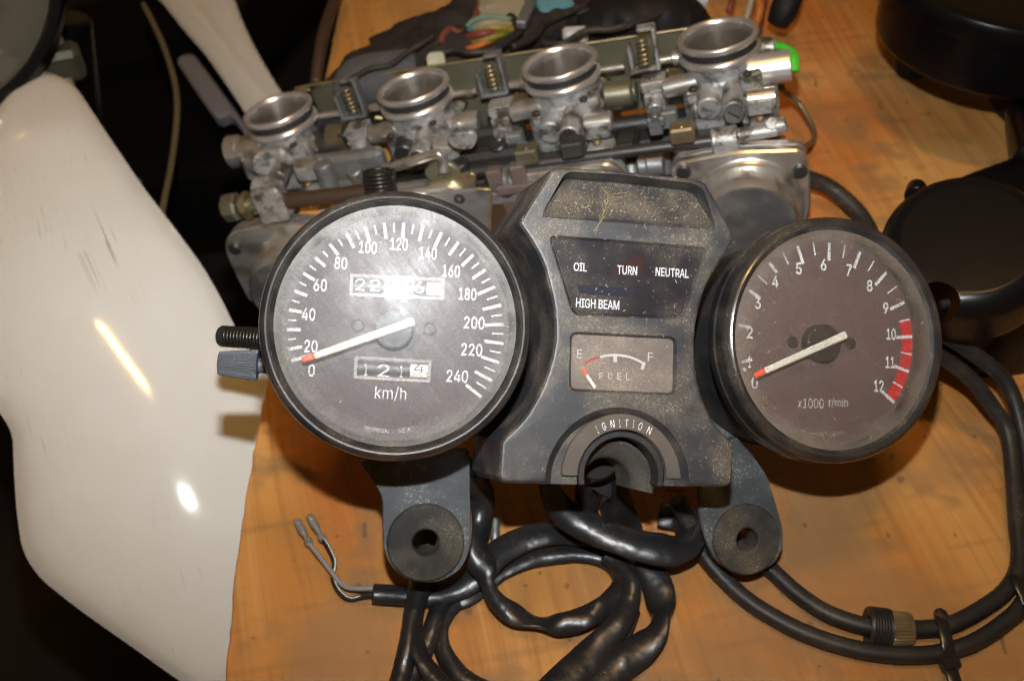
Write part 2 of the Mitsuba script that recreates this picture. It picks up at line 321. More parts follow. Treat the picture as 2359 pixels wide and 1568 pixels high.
# ------------------------------------------------------------------ the instrument cluster
CL = thing('instrument_cluster', 'dusty black motorcycle instrument cluster with two round dials and a centre warning panel', 'instrument cluster')
def gauge(name, fr, fz, dz, nz, dialc, hub_px, can_r, can_d):
    g = part(CL, name, lathe([(0, -can_d), (can_r*.70, -can_d), (can_r*.92, -can_d+.010), (can_r, -can_d+.022), (can_r, -.016), (can_r-.004, -.014)], 72), 'can_black', fr)
    part(g, 'bezel', lathe([(.0462, -.0165), (.0525, -.0165), (.0531, -.0155), (.0531, -.0110), (.0524, -.0102), (.0525, -.0040), (.0522, -.0026), (.0515, -.0012), (.0507, -.0004), (.0498, 0), (.0491, -.0002), (.0486, -.0010), (.0484, -.0022)], 120), 'bezel_black', fr)
    part(g, 'inner_ring', lathe([(.0484, -.0022), (.0482, -.0026), (.0468, fz-.0002), (.0466, fz-.0010), (.0464, dz)], 96), 'inner_ring', fr)
    part(g, 'dial', lathe([(.0465, dz), (.0001, dz), (0, dz)], 96), 'dial_speed' if 'speed' in g else 'dial_face', fr, False)
    return g
def glass(g, fr, fz, base, edge):
    part(g, 'glass_pane', lathe([(.0470, fz), (.0001, fz), (0, fz)], 72), 'glass', fr, False)
    nm = 'film_'+g.split('__')[1]; fcol = (.14, .15, .165) if 'speed' in g else (.20, .16, .145)
    M(nm, {'type': 'mask', 'opacity': film_of(base, edge, fr.w([0, 0, fz]), .0465, 1), 'bsdf': {'type': 'twosided', 'bsdf': {'type': 'blendbsdf', 'weight': .032, 'wide': P(proc(lambda p, n, uv: mix(fcol, (.25, .215, .16), noise(p.x*1900, p.y*1900, p.z*1900))), .29, .042), 'tight': P((.5, .5, .5), .20, .6)}}})
    part(g, 'dust_film', lathe([(.0469, fz+.0003), (.0001, fz+.0003), (0, fz+.0003)], 72), nm, fr, False)
def needle(g, fr, tip, red_end, tail, hub, hr, dz, nz):
    t, r, e, hc = (fr.px(*q, nz) for q in (tip, red_end, tail, hub))
    d = unit(e-t); s = V([-d[1], d[0]])
    def bar(a, b, wa, wb, round_tip):
        o = [a+s*wa/2, a-s*wa/2, b-s*wb/2, b+s*wb/2]
        return loft(rounded(o, .0008), [(.0002, nz-.0007), (0, nz-.0004), (0, nz+.0001), (.0006, nz+.0006)])
    part(g, 'hub', move(lathe([(hr, dz), (hr, nz-.0022), (hr-.0006, nz-.0016), (.0001, nz-.0014), (0, nz-.0014)], 48), (*fr.px(*hub, nz-.0014), 0)), 'hub_grey' if 'speed' in g else 'hub_black', fr)
    part(g, 'needle', bar(r, e, .0027, .0033, 1), 'needle_white', fr, label='pale needle pointing at zero')
    part(g, 'needle_tip', bar(t, r-d*.0001, .0022, .0027, 1), 'needle_red', fr, label='red tip of the needle')
def dialscrew(g, fr, px, dz, r=.0026):
    c = fr.px(*px, dz+.0012); part(g, 'dial_screw', [move(lathe([(r, 0), (r, .0006), (r*.8, .0012), (r*.35, .0013), (r*.30, .0007), (.00001, .0007), (0, .0007)], 20), (*c, dz))], 'hub_black', fr)
def ticks(g, fr, dz, ctr, angs, r0, r1, w, mat='print_white', nm='scale_marks'):
    m = []
    for a, rr0, rr1, ww in angs:
        b = trimesh.creation.box([ww, rr1-rr0, .0001]); b.apply_translation([0, (rr0+rr1)/2, 0]); m.append(move(b, (ctr[0], ctr[1], dz+.00008), -a))
    part(g, nm, m, mat, fr, False)
# speedometer
FS = facing(pt(913, 747.5, .402), 6.2, 3.1, 2.6); fz, dz, nz = -.0045, -.0155, -.0075
SP = gauge('speedometer', FS, fz, dz, nz, None, None, .0490, .078)
sc = FS.px(914, 759, dz); RS = .0431
A = lambda k: 102.2-0 if False else (-103.4+10.42*(k-20)/10)
tk = [(-109.6, RS-.0042*2.0, RS, .0013)]
for k in range(20, 241, 10):
    L = .0043 if k < 90 else .0052 if k < 180 else .0062
    tk.append((A(k), RS-L*1.25, RS, .0013))
    if k < 240: tk.append((A(k+5), RS-L*.80, RS-.0004, .0007))
ticks(SP, FS, dz, sc, tk, 0, 0, 0)
s2m = .4195/FOC
for s, u, v, n in (('0', 717.9, 852.3, 15), ('20', 716.5, 797.3, 30), ('40', 711.2, 723.8, 30), ('60', 738.2, 656.8, 30), ('80', 785.5, 606.3, 29), ('100', 847.8, 570.1, 41), ('120', 919.2, 562.8, 41), ('140', 985.9, 583.4, 41), ('160', 1039.4, 624.5, 41), ('180', 1077, 677.4, 41), ('200', 1092.6, 743.5, 48), ('220', 1086.7, 805.2, 49), ('240', 1053.5, 866.3, 50)):
    part(SP, 'numeral', text(s, 29*s2m, n*s2m, FS.px(u, v, dz), dz+.00004, bold=True), 'print_white', FS, False)
part(SP, 'unit_lettering', text('km/h', 33*s2m, 71*s2m, FS.px(900, 906, dz), dz+.00004), 'print_white', FS, False)
def arc_word(chars, fr, dz, sc_, h, mat, parent, name='maker_lettering', bold=False):
    m = []
    for ch, u, v, rz, w in chars: m.append(text(ch, h*sc_, w*sc_, fr.px(u, v, dz), dz+.00004, rz, bold))
    part(parent, name, m, mat, fr, False)
arc_word([('N', 844.5, 986, -12, 8), ('I', 853, 988, -10, 2), ('P', 861, 989.5, -8, 7), ('P', 870, 991, -6, 7), ('O', 880, 992, -4, 9), ('N', 891, 992.5, -1, 8), ('S', 921, 991.5, 7, 7), ('E', 930.5, 990.5, 9, 6), ('I', 937.5, 989, 11, 2), ('K', 944, 988, 13, 7), ('I', 951.5, 986, 15, 2)], FS, dz, s2m, 9.5, 'print_white', SP)
def counter(g, fr, dz, corners, digits, white, name):
    c = V([fr.px(*q, dz+.001) for q in corners]); ex = unit(c[1]-c[0]); ang = math.degrees(math.atan2(ex[1], ex[0])); mid = c.mean(0)
    w = np.linalg.norm(c[1]-c[0]); h = np.linalg.norm(c[3]-c[0]); b = .0012
    out = V([[-w/2, -h/2], [w/2, -h/2], [w/2, h/2], [-w/2, h/2]]); inn = out*[(w-2*b)/w, (h-2*b)/h]
    v = np.vstack([np.c_[out, np.full(4, 0)], np.c_[out, np.full(4, .0010)], np.c_[inn, np.full(4, .0003)], np.c_[inn, np.full(4, -.0004)]]); f = []
    for r in range(3):
        for k in range(4): a, q = r*4+k, r*4+(k+1) % 4; f += [[a, q, q+4], [a, q+4, a+4]]
    L = lambda m: move(m, (mid[0], mid[1], dz), ang)
    fk = part(g, name, L(trimesh.Trimesh(v, f, process=False)), 'frame_pale', fr, False, label='pale bevelled window frame of the distance counter')
    n = len(digits); iw, ih = w-2*b, h-2*b; R_ = ih*1.15; top = .00045
    for i, d in enumerate(digits):
        x0 = -iw/2+iw*i/n; x1 = -iw/2+iw*(i+1)/n-.00010; hw = math.asin(.5*ih/R_); t = np.linspace(-hw, hw, 15)
        vv = V([[x, R_*math.sin(q), R_*math.cos(q)-R_+top] for x in (x0, x1) for q in t]); ff = []
        for k in range(14): ff += [[k, 15+k, 16+k], [k, 16+k, k+1]]
        last = i == n-1 and white
        part(g, 'counter_wheel', L(trimesh.Trimesh(vv, ff, process=False)), 'wheel_white' if last else 'wheel_black', fr, True)
        if last:
            lo, hi = white
            m = [text(lo, ih*.62, iw/n*.62, ((x0+x1)/2, ih*.20), top+.00002)]
            m += [text(hi, ih*.16, iw/n*.62, ((x0+x1)/2, -ih*.40), top+.00002-.0006)]
            part(g, 'counter_digit', L(trimesh.util.concatenate(m)), 'wheel_black', fr, False)
        else:
            part(g, 'counter_digit', L(text(d, ih*.74, iw/n*(.18 if d == '1' else .66), ((x0+x1)/2, ih*(.04 if n > 5 else -.10)), top+.00002)), 'print_white', fr, False)
counter(SP, FS, dz, ((808, 630.4), (1025.6, 641), (1024, 691), (801.7, 681)), '228365', ('4', '5'), 'odometer_frame')
counter(SP, FS, dz, ((817, 820), (993.5, 830), (991.5, 880), (815, 872.4)), '1214', ('4', '3'), 'trip_meter_frame')
dialscrew(SP, FS, (824, 750), dz); dialscrew(SP, FS, (990.5, 758), dz)
needle(SP, FS, (695.5, 829), (724, 820), (954, 739), (907, 757), .0078, dz, nz)
glass(SP, FS, fz, .088, .26)
# tachometer
FT = facing(pt(1934, 781, .4416), 15.3, 3.1, 1.4); fz, dz, nz = -.0035, -.0135, -.0065
TA = gauge('tachometer', FT, fz, dz, nz, None, None, .0475, .082)
sc = FT.px(1905, 783, dz); RTA = .0428; B = lambda k: 1.0+(k-6)*21.2
tk = [(B(k), RTA-(.0080 if k > 4 else .0055), RTA, .0014) for k in range(1, 13)] + [(B(k+.5), RTA-.0056, RTA, .0007) for k in range(3, 12)] + [(-109.5, RTA-.0016, RTA, .0016)]
ticks(TA, FT, dz, sc, tk, 0, 0, 0)
th = np.radians(90-np.linspace(B(9.5), B(12), 40)); ro, ri = RTA+.0001, RTA-.0054
q = np.vstack([np.c_[np.cos(th)*ro, np.sin(th)*ro], np.c_[np.cos(th)*ri, np.sin(th)*ri][::-1]])+sc
part(TA, 'red_zone', move(trimesh.creation.extrude_polygon(sg.Polygon(q), .00005, engine='earcut'), (0, 0, dz+.00002)), 'print_red', FT, False, label='red band at the top of the engine speed scale')
s2m = .462/FOC
for s, u, v, n in (('0', 1737.6, 881.2, 14), ('1', 1725.9, 833, 6), ('2', 1726.4, 765.7, 13.5), ('3', 1745, 698, 13.5), ('4', 1785, 648, 14), ('5', 1839.6, 618.7, 13), ('6', 1896.4, 610, 13), ('7', 1955, 622, 13), ('8', 2002.6, 658, 13), ('9', 2039.6, 709.5, 13), ('10', 2051.9, 769.5, 22), ('11', 2049.6, 834.5, 21), ('12', 2023.4, 888.7, 23)):
    part(TA, 'numeral', text(s, 27*s2m, n*s2m*1.12, FT.px(u, v, dz), dz+.00004, bold=True), 'print_white', FT, False)
part(TA, 'unit_lettering', [text('x1000', 22*s2m, 58*s2m*1.12, FT.px(1867, 928.5, dz), dz+.00004), text('r/min', 23*s2m, 44*s2m*1.12, FT.px(1930.5, 927, dz), dz+.00004)], 'print_grey', FT, False)
arc_word([(c, 1852+i*8.4, 997+3.5*math.sin(min(i, 5)/5*1.5), -10+2*i, 6.5 if c != 'I' else 2) for i, c in enumerate('NIPPON')]+[(c, 1914+i*7.2, 1000-1.0*i, 6+2*i, 6 if c != 'I' else 2) for i, c in enumerate('SEIKI')], FT, dz, s2m, 8.5, 'print_faint', TA)
dialscrew(TA, FT, (1828.5, 788), dz, .0025); dialscrew(TA, FT, (1961.5, 791), dz, .0025)
needle(TA, FT, (1737.5, 866), (1762, 854), (1950, 770), (1900, 790), .0081, dz, nz)
glass(TA, FT, fz, .115, .34)

# centre panel
FP = facing(pt(1440, 760, .4235), 12., 3.1, 2.3)
PO = [(1269, 392), (1279.6, 386), (1293, 384), (1416.6, 390.7), (1604.5, 411), (1618, 415), (1629, 422), (1654.5, 467), (1689, 533), (1693, 550), (1688, 562), (1669.5, 592), (1642, 632), (1626, 665), (1614, 705), (1605, 750), (1602, 785), (1603, 822), (1606, 856), (1611, 884), (1618, 910), (1629, 938), (1642, 963.5), (1662, 992), (1686, 1018), (1691.8, 1030), (1690.5, 1095), (1687, 1113), (1676, 1121), (1660, 1122), (1420, 1119), (1166, 1113.5), (1157, 1110), (1147, 1097), (1150.5, 1050), (1153.4, 1016), (1166, 1002), (1190, 980), (1214, 951), (1234.5, 917), (1250, 885), (1262, 850), (1271, 818), (1277, 784), (1277.5, 752), (1275, 715), (1270, 684), (1262, 650), (1253, 617), (1240, 586), (1224, 557), (1200, 522), (1196.3, 514), (1196.3, 507)]
PP = ccw(FP.poly(PO)); HD = .050
body = solid(loft(PP, [(-.0015, -HD), (-.0003, -.010), (0, -.0022), (.0004, -.0010), (.0012, -.00025), (.0022, 0)]))
def cut(pts, r, depth, slope=.0006, h=0.): p = rounded(FP.poly(pts, h), r); return solid(loft(p, [(slope*1.5, -depth), (0, -.0006), (-.0007, .0003), (-.0007, .01)]))
L2 = [(1264.5, 543), (1630, 571), (1571, 733), (1321, 725)]; L3 = [(1315.5, 765.5), (1558, 777.5), (1555.5, 908.5), (1313, 898.5)]
body = body - cut(L2, .0032, .0026) - cut(L3, .0030, .0034)
# upper pocket: deep at the top, running out to nothing at its lower edge
U = FP.poly([(1243, 502), (1299.5, 402), (1314, 395), (1429.5, 401.5), (1598, 422.5), (1622, 436), (1651, 531)]); Uc = rounded(U, .0030); 
wed = solid(loft(ccw(Uc), [(.0016, -.020), (0, 0), (-.0005, .01)])); ya, yb = FP.px(1440, 515)[1], FP.px(1440, 398)[1]
slab = solid(trimesh.convex.convex_hull(V([[x, y, z] for x in (-.06, .06) for y, z in ((ya, 0.0), (yb+.004, -.0150), (yb+.02, -.0150), (ya, .02), (yb+.02, .02))])))
body = body - (wed ^ slab)
# ignition: scooped swell, round hole open at the bottom
IC = FP.px(1441, 1098); ro = FP.px(1583, 1096)[0]-IC[0]; r_i = FP.px(1559, 1098)[0]-IC[0]
rO = np.linalg.norm(FP.px(1430, 950)-IC); rI = np.linalg.norm(FP.px(1440, 991)-IC); rS = np.linalg.norm(FP.px(1430, 938)-IC)
SC = FP.px(1424, 1112); rS = np.linalg.norm(FP.px(1430, 938)-SC)
cone = move(lathe([(0, -.0062), (rO*1.02, -.0062), (rS, 0), (rS+.0015, .004), (0, .004), (0, -.0062)], 96), (SC[0], SC[1], 0))
hole = move(trimesh.creation.cylinder(radius=rI, height=.2, sections=96), (IC[0], IC[1], 0))
low = box([IC[0], IC[1]-.045-.0005, -.02], [2*rI-.0004, .09, .2], .0001)
body = body - solid(cone) - solid(hole) - solid(low)
part(CL, 'warning_panel', body, 'panel_plastic', FP, 28)
# dust lying in the pocket (thin sheet on the slope)
sl = math.atan2(.0095, yb+.004-ya)
def in_pocket(u, v, lift): # local point on the sloping floor
    p = FP.px(u, v, -.003); y = p[1]; z = -.0150*(y-ya)/(yb+.004-ya)
    for _ in range(4): p = FP.px(u, v, z); z = -.0150*(p[1]-ya)/(yb+.004-ya)
    return V([p[0], p[1], z+lift])
pk = V([in_pocket(u, v, .0003) for u, v in ((1254, 500), (1270, 474), (1303, 421), (1320, 419), (1440, 426), (1590, 445), (1602, 453), (1630, 519), (1560, 517), (1440, 508))])
tr = np.asarray(mf.triangulate([ccw(pk[:, :2])])); pk2 = pk if sg.LinearRing(pk[:, :2]).is_ccw else pk[::-1]
part(CL, 'dust_layer', trimesh.Trimesh(pk2, tr, process=False), 'recess_dust', FP, False, label='brown dust lying in the upper pocket')
wl = part(CL, 'warning_lens', loft(rounded(FP.poly(L2, -.0015), .0032), [(.0004, -.0026), (.0004, -.0017), (.0009, -.0014)]), 'lens_smoke', FP, 30)
s2m = .4235/FOC
for s, u, v, w, h in (('OIL', 1337, 615, 30, 20), ('TURN', 1445, 622.5, 46, 21), ('NEUTRAL', 1548.5, 628, 78, 21), ('HIGH BEAM', 1377, 700, 99, 22)):
    part(wl, 'lettering', text(s, h*s2m, w*s2m*1.05, FP.px(u, v, -.0013), -.00135, 0, True), 'print_panel', FP, False)
def quad(pts, h): p = ccw(FP.poly(pts, h)); return move(trimesh.creation.extrude_polygon(sg.Polygon(p), .00004, engine='earcut'), (0, 0, h))
part(wl, 'red_lamp_window', quad([(1457, 587), (1482, 589), (1481, 636), (1412, 631), (1412, 618)], -.00139), 'glow_red', FP, False, label='dull red lamp window behind the word TURN')
part(wl, 'blue_lamp_window', quad([(1330, 655), (1455, 664), (1452, 684), (1334, 676)], -.00139), 'glow_blue', FP, False, label='dull blue lamp window above the words HIGH BEAM')
fg = part(CL, 'fuel_gauge', loft(rounded(FP.poly(L3, -.0020), .0030), [(.0004, -.0034), (.0004, -.0024), (.0008, -.0021)]), 'fuel_face', FP, 30)
hz = -.00208
for s, u, v, w, h in (('E', 1335, 814.5, 12, 20), ('F', 1498.5, 821.5, 13, 20)): part(fg, 'lettering', text(s, h*s2m, w*s2m, FP.px(u, v, hz), hz), 'fuel_print', FP, False)
for i, (s, u) in enumerate(zip('FUEL', (1385, 1405.5, 1426.5, 1446.5))): part(fg, 'lettering', text(s, 15*s2m, 9.5*s2m, FP.px(u, 865.3+i*.6, hz), hz), 'fuel_print', FP, False)
def band(c, w, h0): 
    c = V([FP.px(*p, h0) for p in c]); return move(trimesh.creation.extrude_polygon(sg.LineString(spline(np.c_[c, c[:, :1]*0], 8)[:, :2]).buffer(w/2, cap_style='flat', join_style='mitre'), .00005, engine='earcut'), (0, 0, h0))
part(fg, 'scale_arc', [band([(1383, 822), (1400, 818.5), (1422, 817.5), (1446, 821), (1468, 829), (1484, 838)], 5.5*s2m, hz), band([(1417.5, 820), (1417, 834)], 9*s2m, hz), band([(1484, 834), (1479, 851)], 8*s2m, hz)], 'fuel_print', FP, False)
part(fg, 'reserve_arc', [band([(1381, 822.5), (1364, 827), (1351, 835), (1348, 842)], 5*s2m, hz)], 'fuel_red', FP, False, label='red reserve end of the fuel scale')
def nd(a, b, w, mt, nm, lb): 
    p, q = FP.px(*a, hz+.0006), FP.px(*b, hz+.0006); part(fg, nm, along(box([0, 0, np.linalg.norm(q-p)/2], [w, .0005, np.linalg.norm(q-p)], .0001), [*p, hz+.0008], [*q, hz+.0008]), mt, FP, False, lb)
nd((1341, 847), (1351, 863.5), .0012, 'needle_red', 'needle_tip', 'red tip of the fuel needle'); nd((1351.2, 864), (1371, 893), .0012, 'needle_white', 'needle', 'short pale fuel needle pointing at empty')
# ignition ring label
def ringm(c, r0, r1, a0, a1, z0, z1, n=64):
    m = lathe([(r0, z0), (r1, z0), (r1, z1-.0004), (r1-.0004, z1), (r0+.0004, z1), (r0, z1-.0004), (r0, z0)], n, a0, a1); ends = []
    for a in (a0, a1): ends.append(move(box([(r0+r1)/2, 0, (z0+z1)/2-.0002], [r1-r0-.0004, .0008, z1-z0-.0006], .0001), (0, 0, 0), a))
    return move(trimesh.util.concatenate([m]+ends), (c[0], c[1], 0))
RM = .5*(ro+rO)
ig = part(CL, 'ignition_ring', ringm(IC, rI+.0002, rO-.0004, 0, 180, -.014, -.0036), 'label_strip', FP, 30, label='brown grey arch around the ignition hole lettered IGNITION')
for ch, u, v, rz in (('I', 1376, 989.5, 26), ('G', 1391.5, 981.5, 18), ('N', 1411, 976, 11), ('I', 1428, 974.5, 4), ('T', 1444, 974.5, -1), ('I', 1459.5, 976.5, -8), ('O', 1475.5, 981.5, -14), ('N', 1496, 991, -22)):
    w = {'I': 2.4, 'G': 9, 'N': 9.5, 'T': 9, 'O': 8.5}[ch]
    part(ig, 'lettering', text(ch, 18*s2m, w*s2m, FP.px(u, v, -.0035), -.00365, rz, False), 'print_white', FP, False)
# hole: dark sleeve and the broken grey tube standing in it
part(CL, 'ignition_sleeve', ringm(IC, rI-.0030, rI-.0004, -12, 192, -.034, -.0052), 'can_black', FP, 30)
part(CL, 'ignition_barrel', move(lathe([(0, -.046), (rI*.62, -.046), (rI*.62, -.041), (rI*.58, -.0402), (0, -.040)], 48), (IC[0], IC[1]+rI*.38, 0)), 'black_matt', FP)
TC = FP.px(1402, 1110, -.014)
part(CL, 'broken_tube', move(lathe([(.0105, -.034), (.0185, -.034), (.0190, -.011), (.0188, -.0085), (.0176, -.0076), (.0168, -.0084), (.0158, -.0100), (.0130, -.0116), (.0112, -.0136), (.0105, -.016), (.0105, -.034)], 60, -10, 168), (TC[0]+.001, TC[1]-.001, -.006)), 'grey_tube', FP, 30, label='dusty grey broken plastic tube inside the ignition hole')
# rear tray that carries gauges and panel
bp = V([FP.px(*q, -.052) for q in ((1010, 700), (1700, 700), (1760, 900), (1700, 1010), (1400, 1060), (1130, 1020), (960, 960))])
part(CL, 'mounting_tray', loft(rounded(bp, .006), [(.001, -.056), (0, -.055), (0, -.053), (.001, -.052)]), 'bracket_paint', FP)
# mounting ears with rubber grommets
def ear(d, c, outline, gr, hr, ax, ay, roll):
    fr = facing(pt(*c, d), ax, ay, roll); o = fr.poly(outline)
    pl = solid(loft(rounded(o, .004), [(.0004, -.0030), (0, -.0026), (0, -.0004), (.0004, 0)])) - solid(trimesh.creation.cylinder(radius=gr*.62, height=.02, sections=48))
    e = part(CL, 'mounting_ear', pl, 'bracket_paint', fr, 30, label='dark painted steel ear below the ' + ('speedometer' if c[0] < 1200 else 'tachometer'))
    part(e, 'grommet', lathe([(hr, -.009), (gr*.96, -.009), (gr, -.0084), (gr, -.0034), (gr*.66, -.0032), (gr*.66, .0002), (gr, .0004), (gr, .0022), (gr*.96, .0030), (hr+.0008, .0031), (hr, .0024), (hr, -.009)], 64), 'rubber', fr, 30)
ear(.460, (980, 1247), [(884, 1046), (1082, 1030), (1085, 1225), (1082, 1270), (1062, 1312), (1020, 1337), (980, 1343), (938, 1335), (900, 1305), (884, 1265), (881, 1215), (882, 1145), (850, 1092), (826, 1064)], .0170, .0059, 9, 0, 1)
ear(.485, (1716, 1240), [(1608, 1080), (1700, 1000), (1768, 1095), (1804, 1215), (1804, 1262), (1786, 1296), (1752, 1318), (1716, 1322), (1678, 1312), (1648, 1288), (1630, 1252), (1612, 1190)], .0163, .0053, 12, 0, 1)
# trip reset knob
KF = facing(pt(545, 840, .425), 6.2, 3.1, 0); a, b = KF.px(504, 836), KF.px(594, 841)
def ribbed(L, r0, r1, n, k, dep):
    A_ = np.linspace(0, 2*np.pi, n*4+1)[:-1]; g = 1-dep*(np.arange(n*4) % 4 >= 2); pr = [(.92*r0, 0.), (r0, .0008), (r1, L-.0006), (r1*.96, L)]
    v = [[0, 0, 0.]]+[[r*q*math.cos(t), r*q*math.sin(t), z] for r, z in pr for t, q in zip(A_, g)]+[[0, 0, L]]; N = n*4; f = []
    for i in range(N): j = (i+1) % N; f += [[0, 1+j, 1+i], [len(v)-1, 1+3*N+i, 1+3*N+j]]+[t for r in range(3) for t in ([1+r*N+i, 1+r*N+j, 1+(r+1)*N+j], [1+r*N+i, 1+(r+1)*N+j, 1+(r+1)*N+i])]
    return trimesh.Trimesh(V(v), f, process=False)
kn = part(CL, 'trip_reset_knob', along(ribbed(np.linalg.norm(b-a), .0049, .0064, 34, 0, .06), [*a, 0], [*b, 0]), 'knob_plastic', KF, 22, label='blue grey ribbed trip reset knob at the left of the speedometer')
e2 = KF.px(625, 843); part(kn, 'stem', rod([*b, -.0003], [*e2, -.0003], .0032, n=16), 'knob_plastic', KF)

# ------------------------------------------------------------------ sleeves, wires and cables lying on the board below the cluster
def path(q): return V([on(u, v, z) for u, v, z in q])
PXM = .525/FOC
def sleeve(name, label, q, W, H, tw=0., cat='wiring sleeve', group=None, **k):
    return solo(name, label, cat, sweep(path(q), V(W)*PXM*1.17, V(H)*.92, tw, n=28, per=16, lump=.00028, lf=200., pinch=True, **k), 'sleeve_vinyl', smooth=True, group=group)
sleeve('wiring_sleeve', 'straight black vinyl sleeve with two wire ends coming out of its left mouth', [(860, 1366, .007), (930, 1369.5, .007), (1000, 1370, .007), (1060, 1352, .009), (1105, 1318, .011), (1145, 1276, .012), (1200, 1244, .012), (1265, 1227, .012), (1330, 1228, .008), (1400, 1240, .007)], [38, 40, 44, 48, 54, 56, 54, 52, 52, 50], [.0078, .0074, .007, .0066, .006, .006, .0055, .0055, .005, .005])
sleeve('wiring_sleeve', 'black vinyl sleeve curving as the upper rim of the open loop', [(1000, 1388, .003), (1064, 1376, .0035), (1110, 1346, .0035), (1150, 1316, .0035), (1205, 1292, .004), (1260, 1279, .004), (1330, 1274, .004), (1385, 1284, .004), (1418, 1308, .004), (1432, 1345, .004), (1428, 1380, .005), (1404, 1404, .006)], [40, 44, 44, 42, 40, 40, 38, 36, 34, 34, 34, 30], [.005, .005, .0045, .005, .006, .0065, .006, .005, .006, .006, .005, .005], [0, 0, 0, -10, -10, 0, 0, 10, 30, 30, 0, 0])
sleeve('wiring_sleeve', 'twisted glossy black vinyl sleeve hanging from behind the left dial into the loop', [(1083, 1064, .055), (1092, 1100, .045), (1112, 1145, .034), (1110, 1200, .026), (1104, 1252, .024), (1110, 1300, .022), (1122, 1342, .018), (1146, 1386, .013), (1190, 1417, .010), (1245, 1434, .009), (1300, 1436, .009), (1350, 1420, .010), (1392, 1396, .010), (1425, 1362, .009), (1440, 1330, .008)], [36, 44, 46, 38, 40, 54, 34, 34, 46, 44, 42, 44, 40, 40, 38], [.0055, .005, .0045, .005, .005, .006, .0065, .007, .0055, .005, .005, .0045, .005, .005, .005], [60, 40, 15, -25, -45, 5, 50, 30, -10, -45, 20, 0, 30, 0, 0])
sleeve('wiring_sleeve', 'broad glossy black sleeve bending back on itself below the ignition hole', [(1258, 1085, .050), (1268, 1130, .042), (1296, 1176, .034), (1345, 1208, .030), (1405, 1233, .028), (1470, 1255, .027), (1535, 1265, .026), (1580, 1252, .022), (1592, 1215, .016), (1570, 1190, .010), (1520, 1185, .007)], [34, 42, 52, 58, 62, 64, 68, 66, 62, 60, 56], [.006, .006, .007, .008, .009, .009, .008, .008, .007, .006, .006], [50, 40, 25, 15, 0, 0, 0, -20, -30, -10, 0])
sleeve('wiring_sleeve', 'wide flat black sleeve rising behind the broken ignition tube', [(1388, 1075, .062), (1398, 1105, .050), (1412, 1145, .038), (1428, 1190, .024), (1440, 1225, .014), (1446, 1262, .008)], [70, 84, 92, 84, 70, 60], [.005, .0045, .004, .004, .004, .004], [-20, -10, 0, 10, 10, 0])
sleeve('wiring_sleeve', 'narrow black sleeve standing beside the wide one behind the ignition hole', [(1352, 1075, .060), (1350, 1115, .046), (1352, 1160, .032), (1366, 1205, .018), (1390, 1245, .009)], [34, 40, 44, 40, 36], [.006, .006, .006, .005, .005], [20, 0, 0, 10, 0])
sleeve('wiring_sleeve', 'kinked black sleeve forming the right hand loop', [(1478, 1290, .010), (1500, 1318, .010), (1515, 1352, .009), (1524, 1392, .008), (1522, 1428, .008), (1506, 1462, .009), (1478, 1492, .008), (1440, 1522, .007), (1400, 1552, .006), (1350, 1590, .006), (1290, 1640, .006)], [48, 54, 58, 56, 50, 52, 58, 60, 60, 58, 56], [.006, .006, .0055, .0055, .0075, .006, .0055, .006, .006, .006, .006], [0, 10, 20, 25, 60, 20, 0, -10, 0, 0, 0])
sleeve('wiring_sleeve', 'black sleeve running from the loop down to the bottom edge, left of the kinked one', [(1400, 1275, .011), (1430, 1302, .011), (1450, 1338, .011), (1448, 1382, .010), (1428, 1428, .010), (1396, 1472, .009), (1352, 1515, .008), (1300, 1562, .008), (1240, 1620, .008)], [38, 40, 42, 44, 46, 52, 58, 58, 56], [.006, .0065, .007, .006, .006, .005, .005, .005, .005], [0, 20, 30, 10, 0, -15, 0, 0, 0])
sleeve('wiring_sleeve', 'flat black sleeve squeezed between the two sleeves that leave at the bottom', [(1452, 1400, .004), (1430, 1450, .0035), (1400, 1500, .0035), (1360, 1552, .0035), (1310, 1620, .0035)], [40, 46, 50, 52, 52], [.005, .0045, .0045, .0045, .0045], [0, 10, 0, 0, 0])
g2 = 'left bundle of sleeves below the speedometer ear'
sleeve('wiring_sleeve', 'outermost glossy black sleeve of the left bundle under the speedometer ear', [(990, 1330, .010), (962, 1380, .010), (950, 1430, .010), (956, 1480, .010), (975, 1520, .010), (1000, 1556, .010), (1040, 1610, .009)], [34, 36, 38, 38, 38, 38, 36], [.007, .007, .007, .006, .006, .006, .006], [10, 0, 0, -20, -35, -10, 0])
sleeve('wiring_sleeve', 'round black sleeve crossing the left bundle from upper right to lower left', [(1042, 1350, .005), (1012, 1400, .006), (995, 1450, .006), (975, 1500, .005), (950, 1550, .005), (920, 1610, .005)], [34, 34, 36, 36, 38, 38], [.0065, .0065, .0065, .006, .006, .006])
sleeve('wiring_sleeve', 'thin black sleeve at the right side of the left bundle', [(1060, 1375, .0035), (1030, 1410, .0035), (1015, 1455, .0035), (1024, 1505, .0035), (1055, 1548, .0035), (1100, 1578, .0035), (1160, 1600, .0035)], [36, 34, 32, 34, 34, 32, 32], [.005] * 7, [0, 10, 30, 20, 0, 0, 0])
sleeve('wiring_sleeve', 'black sleeve running behind the hole of the left mounting ear', [(968, 1130, .020), (978, 1190, .016), (984, 1250, .014), (978, 1310, .012), (962, 1370, .012), (948, 1430, .012), (938, 1490, .011), (925, 1550, .009), (905, 1620, .009)], [60, 62, 62, 54, 40, 34, 34, 36, 36], [.007, .007, .007, .007, .007, .0065, .0065, .006, .006])
